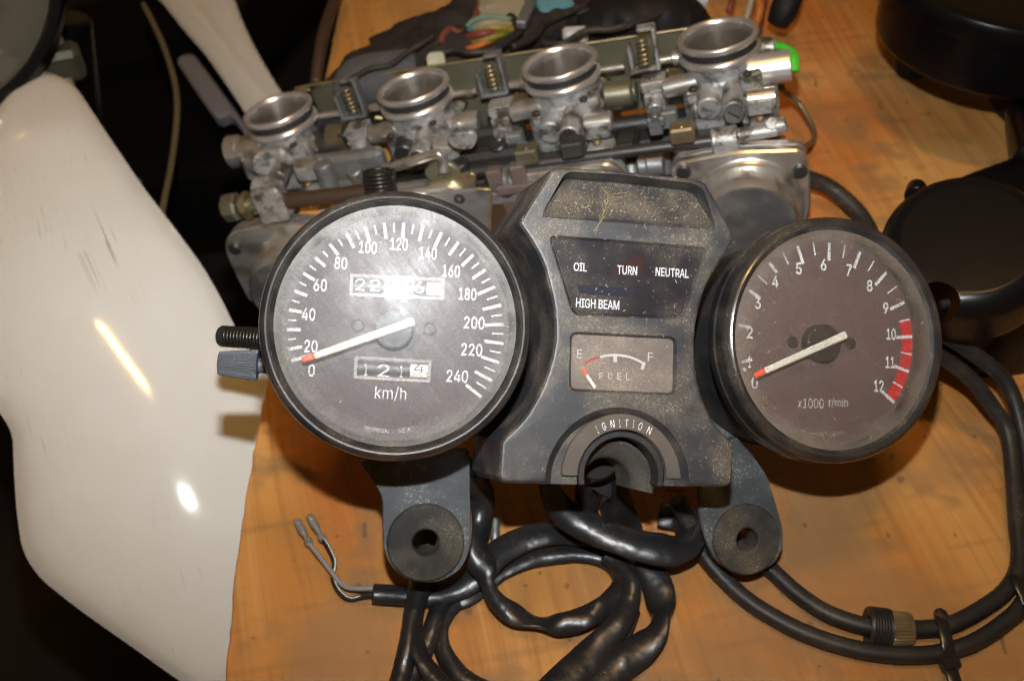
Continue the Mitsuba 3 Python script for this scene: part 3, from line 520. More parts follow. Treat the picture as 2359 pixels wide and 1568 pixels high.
# two bare wires with crimped bullet terminals
wg = 'wire ends with bullet terminals'
for lab, mat, q, tip in (('grey wire with a bullet terminal, the lower left of the pair', 'wire_grey', [(905, 1367, .0085), (860, 1355, .0085), (826, 1355, .007), (797, 1351, .006), (776, 1332, .006), (752, 1301, .006), (724, 1266, .006), (713, 1251, .006)], (682, 1196, .006)),
                         ('black wire with a pale stripe and a bullet terminal, upper right of the pair', 'wire_black', [(905, 1370, .0065), (860, 1368.5, .0065), (832, 1372.5, .005), (804, 1378, .0045), (781, 1361, .004), (767, 1331, .0035), (770, 1294, .005), (756, 1260, .006), (744, 1241, .006)], (712, 1186, .006))):
    w = thing('terminal_wire', lab, 'wire', wg); put(w, sweep(path(q), .0024, n=10), mat, smooth=True)
    if mat == 'wire_black': part(w, 'stripe', sweep(path(q)+V([.0006, 0, .00085]), .0009, n=6), 'wire_stripe', smooth=True)
    a, b = on(*q[-1]), on(*tip); d = unit(a-b); L = np.linalg.norm(a-b)
    part(w, 'bullet_terminal', along(lathe([(0, 0), (.0012, .0001), (.0019, .0010), (.0019, .0032), (.0016, .0037), (.0021, .0043), (.0021, L*.50), (.0017, L*.54), (.0018, L*.60), (.0013, L*.66), (.0012, L*.80), (.0019, L*.84), (.0020, L*1.02), (.0013, L*1.05), (0, L*1.05)], 18), b, a), 'tin', smooth=40)
# loose grey bullet under the panel
a, b = on(1141, 1193, .006), on(1140, 1240, .0035); solo('bullet_connector', 'small grey bullet connector half hidden right of the twisted sleeve', 'connector', along(lathe([(0, 0), (.0022, .0002), (.0024, .002), (.0021, .006), (.0024, .0065), (.0024, .010), (.0012, .0125), (0, .013)], 16), a, b), 'zinc_grey')
# speedometer and tachometer cables
def corr(n): return 1+.012*np.sin(np.arange(n)*2.2)
ca1 = [(1560, 1150, .030), (1584, 1197, .020), (1618, 1270, .010), (1666, 1330, .006), (1735, 1391, .005), (1837, 1449, .005), (1940, 1486, .005), (2042, 1505.5, .005), (2131, 1507, .005), (2190, 1497, .005), (2245, 1477, .005), (2302, 1441, .005), (2352, 1395, .005), (2380, 1325, .006), (2386, 1230, .008), (2372, 1100, .011), (2352, 975, .020), (2316, 878, .032), (2240, 812, .045), (2160, 765, .058), (2080, 735, .066)]
solo('drive_cable', 'outer black cable sweeping along the bottom right of the board', 'cable', sweep(path(ca1), .0078, n=14, per=14, ribs=corr), 'cable_black', smooth=True, group=None)
cb1 = [(1690, 1238, .004), (1735, 1282, .0045), (1779, 1314, .005), (1837, 1366, .005), (1906, 1411, .006), (1991, 1440, .007), (2060, 1447, .007), (2125, 1447, .006), (2182, 1440, .006), (2251, 1407, .006), (2319, 1356, .006), (2348, 1290, .007), (2342, 1200, .009), (2334, 1085, .012), (2322, 996, .018), (2287, 938, .026), (2236, 873, .038), (2171, 824, .050), (2100, 790, .060), (2020, 765, .066)]
cbl = thing('drive_cable', 'inner black cable that carries a threaded brass nut', 'cable'); put(cbl, sweep(path(cb1), .0078, n=14, per=14, ribs=corr), 'cable_black', smooth=True)
a, m_, b = on(1996, 1441, .0075), on(2049, 1446.5, .0075), on(2098, 1447.5, .0075); L1 = np.linalg.norm(m_-a); L2_ = np.linalg.norm(b-m_)
pr = [(.0045, .0012), (.0085, 0), (.0090, .0008)]
for i in range(7): z = .0012+i*(L1-.0016)/7; pr += [(.0091, z), (.0091, z+.0007), (.0085, z+.0010)]
pr += [(.0088, L1), (.0045, L1)]
nut = part(cbl, 'threaded_nut', along(lathe(pr, 40), a, m_), 'steel_dark', smooth=30, label='dark threaded collar sliding on the inner cable')
part(nut, 'knurled_sleeve', along(ribbed(L2_, .0080, .0074, 30, 0, .055), m_, b), 'brass_gold', smooth=22, label='tarnished brass knurled sleeve behind the collar')
ring = V([on(u, v, z) for u, v, z in ((2164, 1416, .004), (2168, 1424, .0105), (2176, 1452, .0115), (2186, 1492, .0100), (2190, 1518, .006), (2188, 1522, .0015), (2172, 1420, .0010), (2164, 1416, .004))])
zt = thing('cable_tie', 'black cable tie around both cables at the bottom right', 'cable tie'); put(zt, sweep(ring, .0058, .0014, 0, n=8), 'tie_black', smooth=30)
part(zt, 'tie_head', box(on(2188, 1527, .005), [.0085, .0065, .0055], .001, 15), 'tie_black'); part(zt, 'tie_tail', sweep(path([(2187, 1530, .005), (2196, 1556, .005), (2206, 1590, .004)]), .0062, .0014, n=8), 'tie_black')
ring = V([on(u, v, z) for u, v, z in ((2334, 1318, .004), (2340, 1330, .0115), (2356, 1362, .012), (2372, 1396, .010), (2376, 1404, .004), (2360, 1380, .001), (2334, 1318, .004))])
zt = thing('cable_tie', 'second black cable tie cut off by the right edge', 'cable tie'); put(zt, sweep(ring, .0055, .0014, 0, n=8), 'tie_black', smooth=30)
part(zt, 'tie_head', box(on(2349, 1410, .005), [.0075, .0065, .0055], .001, 35), 'tie_black')
# thin overflow pipe and black hose right of the carburettors are built with them

# ------------------------------------------------------------------ bank of four carburettors
o_ = pt(1652, 77, .609); l_ = pt(637, 248, .685); e1 = unit(o_-l_); axd = -unit(.196*RT-1.248*UP+FW); e3 = unit(axd-(axd@e1)*e1); e2 = np.cross(e3, e1)
FB = Frame(o_, e1, e2, e3); SPC = np.linalg.norm(o_-l_)/3
BK = thing('carburettor_bank', 'bank of four grimy alloy carburettors joined by a plate and rods', 'carburettors')
bell = [(.0216, -.0046), (.0226, -.0044), (.0234, -.0036), (.0239, -.0022), (.0236, -.0009), (.0229, -.0001), (.0220, 0), (.0211, -.0004), (.0204, -.0013), (.0199, -.0030), (.0195, -.0065), (.0188, -.0125), (.0180, -.020), (.0172, -.030), (.0172, -.046)]
def carb(i):
    x0 = -i*SPC; f = Frame(FB.w([x0, 0, 0]), FB.x, FB.y, FB.z)
    body = [lathe([(.0172, -.048), (.0222, -.048), (.0226, -.046), (.0222, -.0225), (.0205, -.0200), (.0174, -.0200)], 48), box([0, .004, -.040], [.047, .040, .030], .003), box([.002, -.010, -.052], [.044, .030, .040], .003), box([.004, -.026, -.062], [.036, .020, .030], .003)]
    c = part(BK, 'carburettor', body, 'cast_alloy', f, 30)
    part(c, 'intake_bell', lathe(bell[:-4], 72), 'polished_alloy', f, 62, label='polished double ringed intake bell')
    part(c, 'bore', lathe([(.01995, -.0026)]+bell[-5:]+[(.0169, -.058), (0, -.058)], 64), 'bore_alloy', f, 60)
    part(c, 'groove', lathe([(.0210, -.0090), (.0219, -.0089), (.0219, -.0042), (.0210, -.0041)], 64), 'steel_dark', f)
    part(c, 'lower_ring', lathe([(.0205, -.0140), (.0226, -.0138), (.0238, -.0130), (.0242, -.0114), (.0238, -.0098), (.0226, -.0089), (.0216, -.0088)], 72), 'polished_alloy', f, 62)
    part(c, 'neck', lathe([(.0175, -.024), (.0212, -.0235), (.0210, -.0150), (.0206, -.0138)], 64), 'cast_alloy', f, 25)
    part(c, 'throttle_slide', [box([0, .003, -.040], [.0320, .0130, .026], .001), rod([0, -.004, -.038], [0, -.0145, -.038], .003)], 'bore_alloy', f)
    # jet barrel pointing at the viewer with a slotted plug, stub beside it, side boss, stepped flanges
    part(c, 'jet_barrel', [rod([.006, -.010, -.0255], [.006, -.047, -.0275], .0062, .0060, 28), rod([.006, -.016, -.0205], [.006, -.016, -.0190], .0040)], 'cast_alloy', f)
    part(c, 'barrel_plug', move(lathe([(0, 0), (.0050, 0), (.0053, .0006), (.0053, .004), (0, .004)], 24), (.006, -.0468, -.0275), 0, 90), 'cap_end' if i in (0, 3) else 'hub_black', f)
    part(c, 'plug_slot', box([.006, -.0510, -.0275], [.0075, .0006, .0012], .0002, 0, 0, 35), 'steel_dark', f)
    part(c, 'stub', rod([-.0085, -.008, -.0300], [-.0085, -.031, -.0320], .0072, .0074, 28), 'cast_alloy', f) if i != 2 else part(c, 'stub', [rod([-.0085, -.008, -.0300], [-.0085, -.022, -.0310], .0072, .0074, 28), rod([-.0085, -.022, -.031], [-.0085, -.030, -.032], .0064, n=24)], 'steel_dark', f)
    part(c, 'side_boss', rod([-.014, -.010, -.0230], [-.0345, -.010, -.0250], .0062, .0060, 28), 'cap_alloy', f)
    part(c, 'flange', [box([.0165, -.020, -.0225], [.0130, .0110, .0120], .0012), box([.0205, -.030, -.0330], [.0150, .0130, .0100], .0012), box([.0215, -.038, -.0445], [.0165, .0130, .0085], .0012), box([.0225, -.044, -.0560], [.0200, .0140, .0100], .0012)], 'cast_alloy', f, 30)
    part(c, 'flange_boss', rod([.013, -.030, -.030], [.030, -.030, -.030], .0058, n=24), 'cap_alloy', f)
    for c_, s_ in (([.001, -.014, -.0475], [.0475, .0475, .0012]), ([.001, .004, -.0285], [.0480, .0410, .0010])): part(c, 'gasket', box(c_, s_, .0003), 'hub_black', f)
    for sx, sy, sz in ((.0195, -.0375, -.0395), (-.0165, -.0215, -.0225), (.0150, -.0265, -.0160), (-.0180, -.0360, -.0510), (.0200, -.0465, -.0505)):
        part(c, 'screw', move(lathe([(.0026, 0), (.0026, .0010), (.0018, .0017), (.0007, .0018), (.0006, .0010), (0, .0010)], 14), (sx, sy, sz)), 'brass_gold' if sx > .019 else 'steel_dark', f)
    for a_, b_, r_ in (([-.020, .006, -.0245], [-.033, .004, -.0200], .0019), ([.0225, -.004, -.034], [.0335, -.006, -.033], .0024)): part(c, 'vent_nipple', rod(a_, b_, r_, n=12), 'brass_gold', f)
    # diaphragm cover facing the viewer
    if i in (0, 3): w = V([f.py(u, v, -.070) for u, v in (COV if i == 0 else COV3)])[:, [0, 2]]
    else: w = V([[-.030, -.036], [.030, -.036], [.038, -.045], [.038, -.080], [.024, -.102], [-.024, -.102], [-.038, -.080], [-.038, -.045]])
    ctr = DC if i == 0 else DC3 if i == 3 else V([0, -.069]); rc = .0305
    G = Frame(f.w([0, -.070, 0]), f.x, f.z, -f.y)
    P_ = rounded(w, .005)
    cv = part(c, 'diaphragm_cover', [loft(P_, [(.0012, -.013), (0, -.012), (0, -.0070), (.0008, -.0066)]), loft(P_, [(.0008, -.0060), (0, -.0056), (0, -.0012), (.0010, 0)]), move(lathe([(rc, -.001), (rc*1.06, 0), (rc, .0012), (rc*.965, .0035), (rc*.945, .012), (rc*.92, .0165), (rc*.86, .0200)], 64), (*ctr, 0))], 'cap_alloy', G, 32, label='alloy diaphragm cover with a round dome')
    part(cv, 'dome_end', move(lathe([(rc*.86, .0200), (rc*.80, .0206), (.0001, .0210), (0, .0210)], 48), (*ctr, 0)), 'cap_end', G, 40)
    for sx, sz in (SCR if i == 0 else SCR3 if i == 3 else ((.033, -.045), (-.033, -.045))):
        part(cv, 'screw', move(lathe([(.0042, 0), (.0042, .0014), (.0034, .0021), (.0012, .0022), (.0010, .0012), (.0001, .0012), (0, .0012)], 20), (sx, sz, 0)), 'steel_dark', G)
    part(c, 'float_bowl', [box([0, .040, -.062], [.046, .034, .050], .004), box([0, .020, -.070], [.040, .050, .030], .003)], 'zinc_grey', f, 30)
COV = [(1548, 392), (1560, 376), (1700, 350), (1838, 346), (1852, 350), (1866, 400), (1868, 470), (1858, 520), (1800, 565), (1640, 575), (1560, 540), (1545, 470)]
COV3 = [(517, 556), (535, 534), (600, 520), (660, 516), (760, 520), (800, 560), (800, 640), (700, 740), (640, 730), (572, 694), (540, 630), (520, 585)]
def ctr_of(i, u, v): f = Frame(FB.w([-i*SPC, 0, 0]), FB.x, FB.y, FB.z); return f.py(u, v, -.070)[[0, 2]]
DC = ctr_of(0, 1722, 480); DC3 = ctr_of(3, 690, 640); SCR = [ctr_of(0, 1842, 394), ctr_of(0, 1575, 395)]; SCR3 = [ctr_of(3, 541, 572), ctr_of(3, 640, 712)]
for i in range(4): carb(i)
Y = lambda u, v, y: FB.py(u, v, y)
# plate behind the bells
pl = V([Y(u, v, .026)[[0, 2]] for u, v in ((715, 210), (742, 194), (1555, 72), (1700, 52), (1740, 60))]); bot = pl[:, 1].min()-.034
pts = np.vstack([pl, [[.036, pl[-1, 1]-.045], [pl[0, 0], pl[0, 1]-.045]]])
G = Frame(FB.w([0, .026, 0]), FB.x, FB.z, -FB.y); part(BK, 'mounting_plate', loft(rounded(pts, .002), [(.0004, -.0022), (0, -.0019), (0, -.0003), (.0004, 0)]), 'zinc_plate', G, label='long olive zinc plate behind the intake bells')
part(BK, 'plate_rim', sweep(V([FB.w([a_[0], .0255, a_[1]+.0006]) for a_ in pl[:4]]), .0022, n=8), 'brass_gold', WORLD, True)
part(BK, 'plate_tab', loft(rounded(V([Y(u, v, .027)[[0, 2]] for u, v in ((983, 125), (1020, 122), (1026, 150), (1024, 175), (985, 180))]), .003), [(0, -.0035), (0, -.0013)]), 'pale_plastic', G)
# between the carburettors: clamp block, U bracket with spring, washer stacks, linkage
for i in range(3):
    x = -(i+.5)*SPC; F2 = Frame(FB.w([x, 0, 0]), FB.x, FB.y, FB.z); dx = (.002, .001, -.001)[i]
    u = part(BK, 'throttle_bracket', [box([dx+.0085, .010, -.006], [.0022, .010, .026], .0005), box([dx-.0075, .010, -.0105], [.0022, .010, .016], .0005), box([dx, .010, -.0185], [.0180, .010, .0022], .0005), box([dx+.004, .012, .006], [.011, .008, .0022], .0005)], 'zinc_grey' if i else 'cast_alloy', F2, label='grey U shaped throttle bracket between two bells')
    part(u, 'idle_spring', coil([dx+.0005, .009, -.0170], [dx+.0005, .009, .001], .0030, .0007, 6), 'brass_gold', F2, True)
    part(BK, 'clamp_block', [box([dx+.005, -.004, -.0225], [.0150, .014, .0065], .0008), box([dx+.005, -.010, -.032], [.0120, .012, .014], .001), rod([dx+.005, -.014, -.031], [dx+.005, -.021, -.033], .0050)], 'cast_alloy', F2)
    part(BK, 'adjuster_screw', [rod([dx+.005, -.016, -.0325], [dx+.005, -.028, -.0350], .0031, .0026, 14), box([dx+.005, -.0245, -.038], [.011, .004, .006], .001)], 'zinc_grey', F2)
    part(BK, 'link_fork', [box([dx+.0125, -.017, -.040], [.0100, .010, .011], .001), box([dx+.017, -.020, -.046], [.0055, .008, .008], .001), box([dx+.004, -.022, -.043], [.0080, .006, .008], .0008)], 'zinc_grey', F2)
    sp = [rod([dx+.0145+k*.0011, -.002, -.026], [dx+.0145+k*.0011+.0007, -.002, -.026], .0092-.0004*(k % 2), n=28, ch=.0001) for k in range(9)] if i != 2 else [rod([dx-.017+k*.0013, -.002, -.027], [dx-.017+k*.0013+.0008, -.002, -.027], .0095-.0005*(k % 2), n=28, ch=.0001) for k in range(9)]
    part(BK, 'spring_pack', sp, 'brass_gold', F2)
    part(BK, 'fuel_pipe', [rod([-.024, -.002, -.027], [-.0065, -.002, -.027], .0085, n=28), rod([-.0066, -.002, -.027], [-.004, -.002, -.027], .0070, n=24)] if i == 0 else [rod([-.027, -.004, -.030], [-.010, -.004, -.030], .0075, n=24)], 'zinc_plate' if i == 0 else 'cap_alloy' if i == 1 else 'hose_black', F2)
    part(BK, 'link_rod', [rod([-.030, .008, -.0145], [-.010, .008, -.0145], .0022), rod([.0115, .008, -.0145], [.030, .008, -.0145], .0028), rod([.019, .008, -.0145], [.025, .008, -.0145], .0048)], 'cap_alloy', F2)
    part(BK, 'drain_stub', [rod([.004, -.028, -.050], [.004, -.036, -.068], .0085, .0105, 24), rod([-.012, -.030, -.060], [-.012, -.036, -.072], .0055, n=18), box([.020, -.036, -.056], [.010, .010, .012], .0015), box([-.020, -.034, -.058], [.012, .010, .010], .0015)], 'zinc_grey', F2)
    part(BK, 'float_joint', [rod([-.030, .020, -.060], [.030, .020, -.060], .006), rod([.018, -.010, -.062], [.018, -.016, -.045], .0028)], 'steel_dark', F2)
    part(BK, 'gap_web', box([0, -.030, -.084], [.058, .030, .034], .003), 'steel_dark', F2)
    part(BK, 'gap_web', [box([0, .012, -.072], [.052, .030, .020], .003), box([-.016, -.004, -.066], [.016, .030, .022], .003), box([.024, .002, -.058], [.018, .020, .020], .003)], 'steel_dark', F2)
for u_, v_, y_ in ((795, 388, -.034), (770, 300, .004), (1120, 330, -.020), (1110, 385, -.040)): 
    c_ = FB.py(u_, v_, y_); part(BK, 'gap_web', [box(c_+V([0, .010, -.006]), [.048, .012, .024], .003), rod(c_+V([-.012, -.002, -.016]), c_+V([-.012, -.004, .008]), .0075, .0062), rod(c_+V([.010, -.004, -.012]), c_+V([.010, -.010, .004]), .0055, n=16), box(c_+V([.001, -.006, -.008]), [.012, .008, .008], .0015), rod(c_+V([-.020, -.008, -.010]), c_+V([.022, -.008, -.012]), .0026, n=12)], 'zinc_grey' if u_ == 795 else 'steel_dark', FB)
# choke rod along the front with its clamps
def Rb(u, v, y): return FB.py(u, v, y)
yr = -.060
part(BK, 'choke_rod', [rod(Rb(1085, 397, yr), Rb(1655, 322, yr), .0034, n=20), rod(Rb(1655, 321, yr), Rb(1700, 314, yr), .0034)], 'steel_dark', FB, label='dark choke rod running along the front of the bank')
part(BK, 'rod_end', [rod(Rb(1640, 327, yr), Rb(1702, 316, yr), .0074, n=26), rod(Rb(1700, 314, yr), Rb(1792, 297, yr), .0044, .0040)], 'cast_alloy', FB)
part(BK, 'rod_eye', [rod(Rb(1778, 284, yr-.002), Rb(1778, 292, yr+.004), .0036, n=20), rod(Rb(1786, 292, yr), Rb(1812, 285, yr), .0042)], 'cast_alloy', FB)
for u, v, m in ((1572, 305, 'brass_gold'), (1215, 355, 'zinc_plate'), (1320, 338, 'steel_dark')):
    c = Rb(u, v, yr-.003); part(BK, 'rod_clamp', [box(c, [.0135, .0120, .0095], .0012), move(lathe([(.0022, 0), (.0022, .0009), (.0001, .0012), (0, .0012)], 14), c+V([0, -.001, .0047]))], m, FB)
part(BK, 'jet_sleeve', [rod(Rb(1530, 376, yr+.012), Rb(1490, 381, yr+.012), .0068), rod(Rb(1492, 380, yr+.012), Rb(1470, 383, yr+.012), .0055)], 'zinc_grey', FB)
yl = -.064
part(BK, 'lower_rod', rod(Rb(652, 464, yl), Rb(880, 438, yl), .0050, n=20), 'rust_rod', FB, label='rusty brown lower rod at the left carburettor')
part(BK, 'end_screw', [along(lathe([(0, 0), (.0080, 0), (.0092, .0015), (.0092, .0085), (.0078, .0100), (0, .0100)], 8), Rb(519, 480, yl), Rb(560, 474, yl)), rod(Rb(552, 475, yl), Rb(620, 467, yl), .0046)], 'zinc_plate', FB, 20)
part(BK, 'end_nut', [along(lathe([(0, 0), (.0088, 0), (.0088, .004), (0, .004)], 6), Rb(563, 474, yl), Rb(590, 470, yl)), box(Rb(600, 470, yl), [.012, .006, .012], .001)], 'brass_gold', FB, 20)
part(BK, 'rod_support', [box(Rb(628, 466, yl), [.020, .014, .024], .002), rod(Rb(590, 442, yl+.006), Rb(625, 440, yl+.006), .0095)], 'cast_alloy', FB)
part(BK, 'choke_arm', [sweep(V([FB.w(Rb(u, v, y)) for u, v, y in ((880, 392, -.058), (900, 387, -.060), (950, 371, -.062), (1000, 357, -.062), (1014, 358, -.062), (1020, 372, -.062), (1022, 398, -.064))]), .0062, n=12)], 'cap_alloy', WORLD, True, label='bent bright choke arm above the left dial')
def cplate(pts, y, th, mat, nm, r=.003, lab=None):
    G = Frame(FB.w([0, y, 0]), FB.x, FB.z, -FB.y); o = V([FB.py(u, v, y)[[0, 2]] for u, v in pts]); return part(BK, nm, loft(rounded(o, r), [(.0004, -th), (0, -th+.0004), (0, -.0005), (.0005, 0)]), mat, G, 30, lab)
cplate([(975, 392), (1000, 375), (1040, 378), (1064, 400), (1052, 422), (1020, 428), (985, 415)], -.063, .004, 'zinc_plate', 'cam_plate', .006)
cplate([(1026, 322), (1045, 308), (1088, 304), (1100, 322), (1088, 345), (1050, 345)], -.052, .004, 'cast_alloy', 'cam_plate', .006)
cplate([(965, 432), (1000, 420), (1085, 398), (1096, 404), (1096, 436), (970, 452)], -.066, .0035, 'brass_gold', 'bracket_plate', .003)
cplate([(970, 452), (1096, 437), (1128, 438), (1132, 452), (1132, 540), (970, 540)], -.072, .0035, 'zinc_grey', 'bracket_plate', .003, 'flat grey bracket plate above the left dial')
part(BK, 'plate_edge', sweep(V([FB.w(Rb(u, v, -.074)) for u, v in ((1096, 436), (1122, 437), (1129, 446), (1129, 530))]), .0022, n=8), 'brass_gold', WORLD, True)
part(BK, 'coil_spring', [coil(Rb(880, 455, -.078), Rb(872, 392, -.074), .0090, .0011, 7)], 'spring_black', FB, True, label='dark coil spring standing behind the top of the left dial'); part(BK, 'spring_core', rod(Rb(880, 455, -.078), Rb(872, 400, -.074), .0050), 'steel_dark', FB)
part(BK, 'contact_block', [box(Rb(1190, 430, -.070), [.024, .008, .006], .001), box(Rb(1140, 405, -.070), [.009, .008, .010], .001), box(Rb(1195, 398, -.070), [.009, .008, .012], .001)], 'rust', FB, label='rusty switch bracket left of the panel hood')
part(BK, 'contact_block', [rod(Rb(1130, 418, -.066), Rb(1175, 412, -.066), .0068), rod(Rb(1175, 418, -.066), Rb(1200, 414, -.066), .0060), box(Rb(1180, 445, -.066), [.050, .010, .010], .002)], 'zinc_grey', FB)
part(BK, 'contact_block', box(Rb(1195, 480, -.060), [.060, .020, .030], .003), 'rust_rod', FB)
# right hand end: bright tube, green clip, hose stub; left hand end knob
yt = -.012
part(BK, 'fuel_inlet', [along(lathe([(.0001, .0012), (.0074, .0010), (.0086, 0), (.0092, .0006), (.0092, .024), (.0001, .024), (0, .024)], 40), Rb(1822, 150, yt), Rb(1745, 162, yt))], 'chrome', FB, label='bright metal tube at the right end of the bank')
part(BK, 'inlet_stub', rod(Rb(1785, 107, .016), Rb(1735, 114, .016), .0062), 'cast_alloy', FB)
part(BK, 'green_clip', sweep(V([FB.w(Rb(u, v, y)) for u, v, y in ((1782, 104, .018), (1802, 108, .020), (1822, 120, .018), (1830, 138, .012), (1829, 165, .006))]), .0062, .0040, 0, n=10), 'green_plastic', WORLD, True, label='bright green plastic clip behind the bright tube')
part(BK, 'end_bracket', [box(Rb(1768, 205, -.006), [.012, .018, .022], .002), box(Rb(1772, 240, -.020), [.010, .014, .020], .002), rod(Rb(1762, 190, -.012), Rb(1782, 187, -.012), .0062), box(Rb(1752, 178, -.004), [.014, .010, .016], .002)], 'cast_alloy', FB)
part(BK, 'end_knob', [rod(Rb(530, 352, -.006), Rb(560, 345, -.006), .0112, .0104, 28), rod(Rb(552, 352, -.014), Rb(610, 340, -.014), .0070)], 'cap_alloy', FB, label='pale round end cap at the left carburettor')
part(BK, 'end_knob_band', rod(Rb(548, 342, -.003), Rb(585, 335, -.003), .0074), 'brass_gold', FB)
part(BK, 'left_boss', [rod(Rb(585, 372, -.024), Rb(612, 378, -.036), .0080, n=24), box(Rb(620, 372, -.022), [.034, .016, .020], .003)], 'cast_alloy', FB)
# overflow pipe and black hose on the board
solo('overflow_pipe', 'thin brown overflow pipe looping on the wood right of the bank', 'pipe', sweep(path([(1776, 196, .045), (1800, 206, .036), (1838, 236, .026), (1864, 276, .020), (1876, 306, .018), (1870, 326, .022), (1845, 342, .034), (1815, 352, .045)]), .0034, n=10), 'copper_pipe', smooth=True)
solo('breather_hose', 'black rubber hose curving out from behind the right diaphragm cover', 'hose', sweep(path([(1800, 402, .030), (1850, 408, .024), (1905, 428, .018), (1950, 462, .014), (1985, 500, .011), (2008, 545, .010), (2015, 600, .010), (2000, 660, .012)]), .0098, n=18), 'hose_black', smooth=True)
# second spring end behind the trip knob
KA, KB = pt(526, 775, .47), pt(640, 782, .46)
cs = thing('cable_spring', 'black ended coil spring sticking out left behind the trip knob', 'spring'); put(cs, coil(KA, KB, .0042, .0008, 15), 'spring_black', smooth=True)
part(cs, 'end_ferrule', along(lathe([(.0025, 0), (.0046, 0), (.0049, .0006), (.0049, .0036), (.0030, .0040)], 24), KA-.0036*unit(KB-KA), KB), 'steel_dark'); part(cs, 'inner_cable', rod(KA, KB, .0033), 'hose_black')

# ------------------------------------------------------------------ white bodywork left of the board
def sheet(o, n, xdir, outline, th, bulge, edge=.004, r=.01, fine=.006):
    z = unit(n); x = unit(V(xdir)-(V(xdir)@z)*z); fr = Frame(o, x, np.cross(z, x), z); q = fr.poly(outline)
    for _ in range(6): q = V([fr.px(u, v, float(bulge(*p))) for (u, v), p in zip(outline, q)])
    P = rounded(q, r, 8)
    m = loft(P, [(0, -th), (0, 0)]); v, f = trimesh.remesh.subdivide_to_size(m.vertices, m.faces, fine, max_iter=14)
    m = trimesh.Trimesh(v, f, process=False); m.merge_vertices(); v = np.array(m.vertices)
    ring = shapely.LinearRing(np.vstack([P, P[:1]])); d = shapely.distance(shapely.points(v[:, :2]), ring)
    v[:, 2] += bulge(v[:, 0], v[:, 1]) - edge*np.exp(-d/edge*1.2); m.vertices = v; return m, fr
FO = on(430, 1145, -.05); hv = unit(unit(CAM-FO)+unit(FLASH-FO))
def soft(a, k): return k*k*(np.sqrt(1+np.square(a/k))-1)      # a*a/2 near zero, straight further out
def fb(x, y):  # soft crown with a shallow valley towards the upper left
    t = .874*x+.485*y; s = .485*x-.874*y; q = .64*x+.77*y-.0547
    return -soft(t, .07)/.16 - soft(s, .10)/.50 - 1.3*np.square(np.clip(-s-.11, 0, 1)) - 1.0*np.square(np.clip(np.abs(t)-.06, 0, 1)) + .003*np.exp(-np.square((y-.235)/.02)-np.square((x+.10)/.02))
OUT = [(-260, 430), (-60, 300), (20, 205), (52, 163), (90, 150), (135, 165), (172, 190), (245, 300), (330, 425), (400, 515), (470, 610), (515, 690), (541, 745), (585, 815), (650, 900), (700, 1000), (690, 1200), (640, 1450), (600, 1640), (470, 1610), (410, 1568), (290, 1482), (180, 1405), (92, 1335), (62, 1295), (45, 1255), (34, 1180), (28, 1090), (25, 1005), (14, 975), (-10, 940), (-260, 800)]
m, ff = sheet(FO, hv, [1, 0, 0], OUT, .004, fb, .007, .012)
solo('fairing_panel', 'large scuffed glossy white fairing panel in the left foreground', 'fairing', m, 'white_paint', ff, 45)
FO2 = pt(480, 120, 1.02)
def fb2(x, y):
    t = .82*x+.58*y
    return .0045*np.exp(-np.square((t-.015)/.007)) - .0045*np.exp(-np.square((t+.008)/.009)) - 1.2*np.square(t)
m, f2 = sheet(FO2, [-.05, -.25, 1], [1, 0, 0], [(300, -60), (372, 0), (420, 62), (470, 118), (520, 190), (560, 250), (600, 320), (700, 420), (760, 380), (690, 260), (640, 200), (598, 130), (572, 80), (552, 35), (536, -10), (510, -60)], .003, fb2, .003, .008)
solo('fairing_panel', 'narrow cream white fairing panel at the top beyond the dark gap', 'fairing', m, 'white_paint', f2, 45)
m, f3 = sheet(pt(480, 190, 1.05), [-.05, -.25, 1], [1, 0, 0], [(407, 140), (412, 128), (432, 122), (446, 124), (480, 170), (540, 250), (580, 310), (600, 350), (575, 330), (548, 282), (530, 262), (505, 272), (494, 268), (460, 220)], .012, lambda x, y: 0*x, .002, .004)
solo('trim_strip', 'matt grey plastic strip along the lower edge of the narrow white panel', 'trim', m, 'grey_trim', f3, 40)
# headlamp corner, chrome bits, gap clutter
HC = pt(-272, -82, .66); hf = facing(HC, 28, -18, 0); hl = thing('headlamp', 'dark headlamp with a black rim cut off by the top left corner', 'headlamp')
put(hl, lathe([(.097, .006), (.080, .016), (.050, .025), (.0001, .029), (0, .029)], 64), 'lamp_glass', hf, True)
part(hl, 'rim', lathe([(.097, .005), (.0985, .010), (.104, .009), (.109, .002), (.110, -.012), (.104, -.05), (.06, -.09), (0, -.09)], 96), 'black_paint', hf)
fk = thing('fork_leg', 'dark fork leg with a chrome ring in the gap behind the white panel', 'fork')
put(fk, rod(pt(150, 40, .80), pt(190, 330, .86), .019, .019, 32), 'black_paint')
part(fk, 'chrome_ring', rod(pt(119, 78, .735), pt(122, 101, .735), .0062, .0072, 24), 'chrome'); part(fk, 'reflector', rod(pt(124, 48, .74), pt(122, 66, .74), .006), 'wire_orange'); part(fk, 'clamp', box(pt(133, 148, .755), [.034, .020, .026], .004, 20), 'zinc_plate'); part(fk, 'chrome_nut', rod(pt(146, 190, .75), pt(156, 208, .75), .0068, .0060, 12), 'chrome')
solo('throttle_cable', 'olive sheathed cable hanging in the dark gap behind the white panel', 'cable', sweep(V([pt(u, v, d) for u, v, d in ((330, 10, .90), (352, 52, .89), (378, 110, .88), (400, 180, .86), (408, 240, .84), (404, 310, .82), (393, 390, .79), (378, 465, .76), (368, 530, .74))]), .0046, n=12), 'hose_olive', smooth=True)
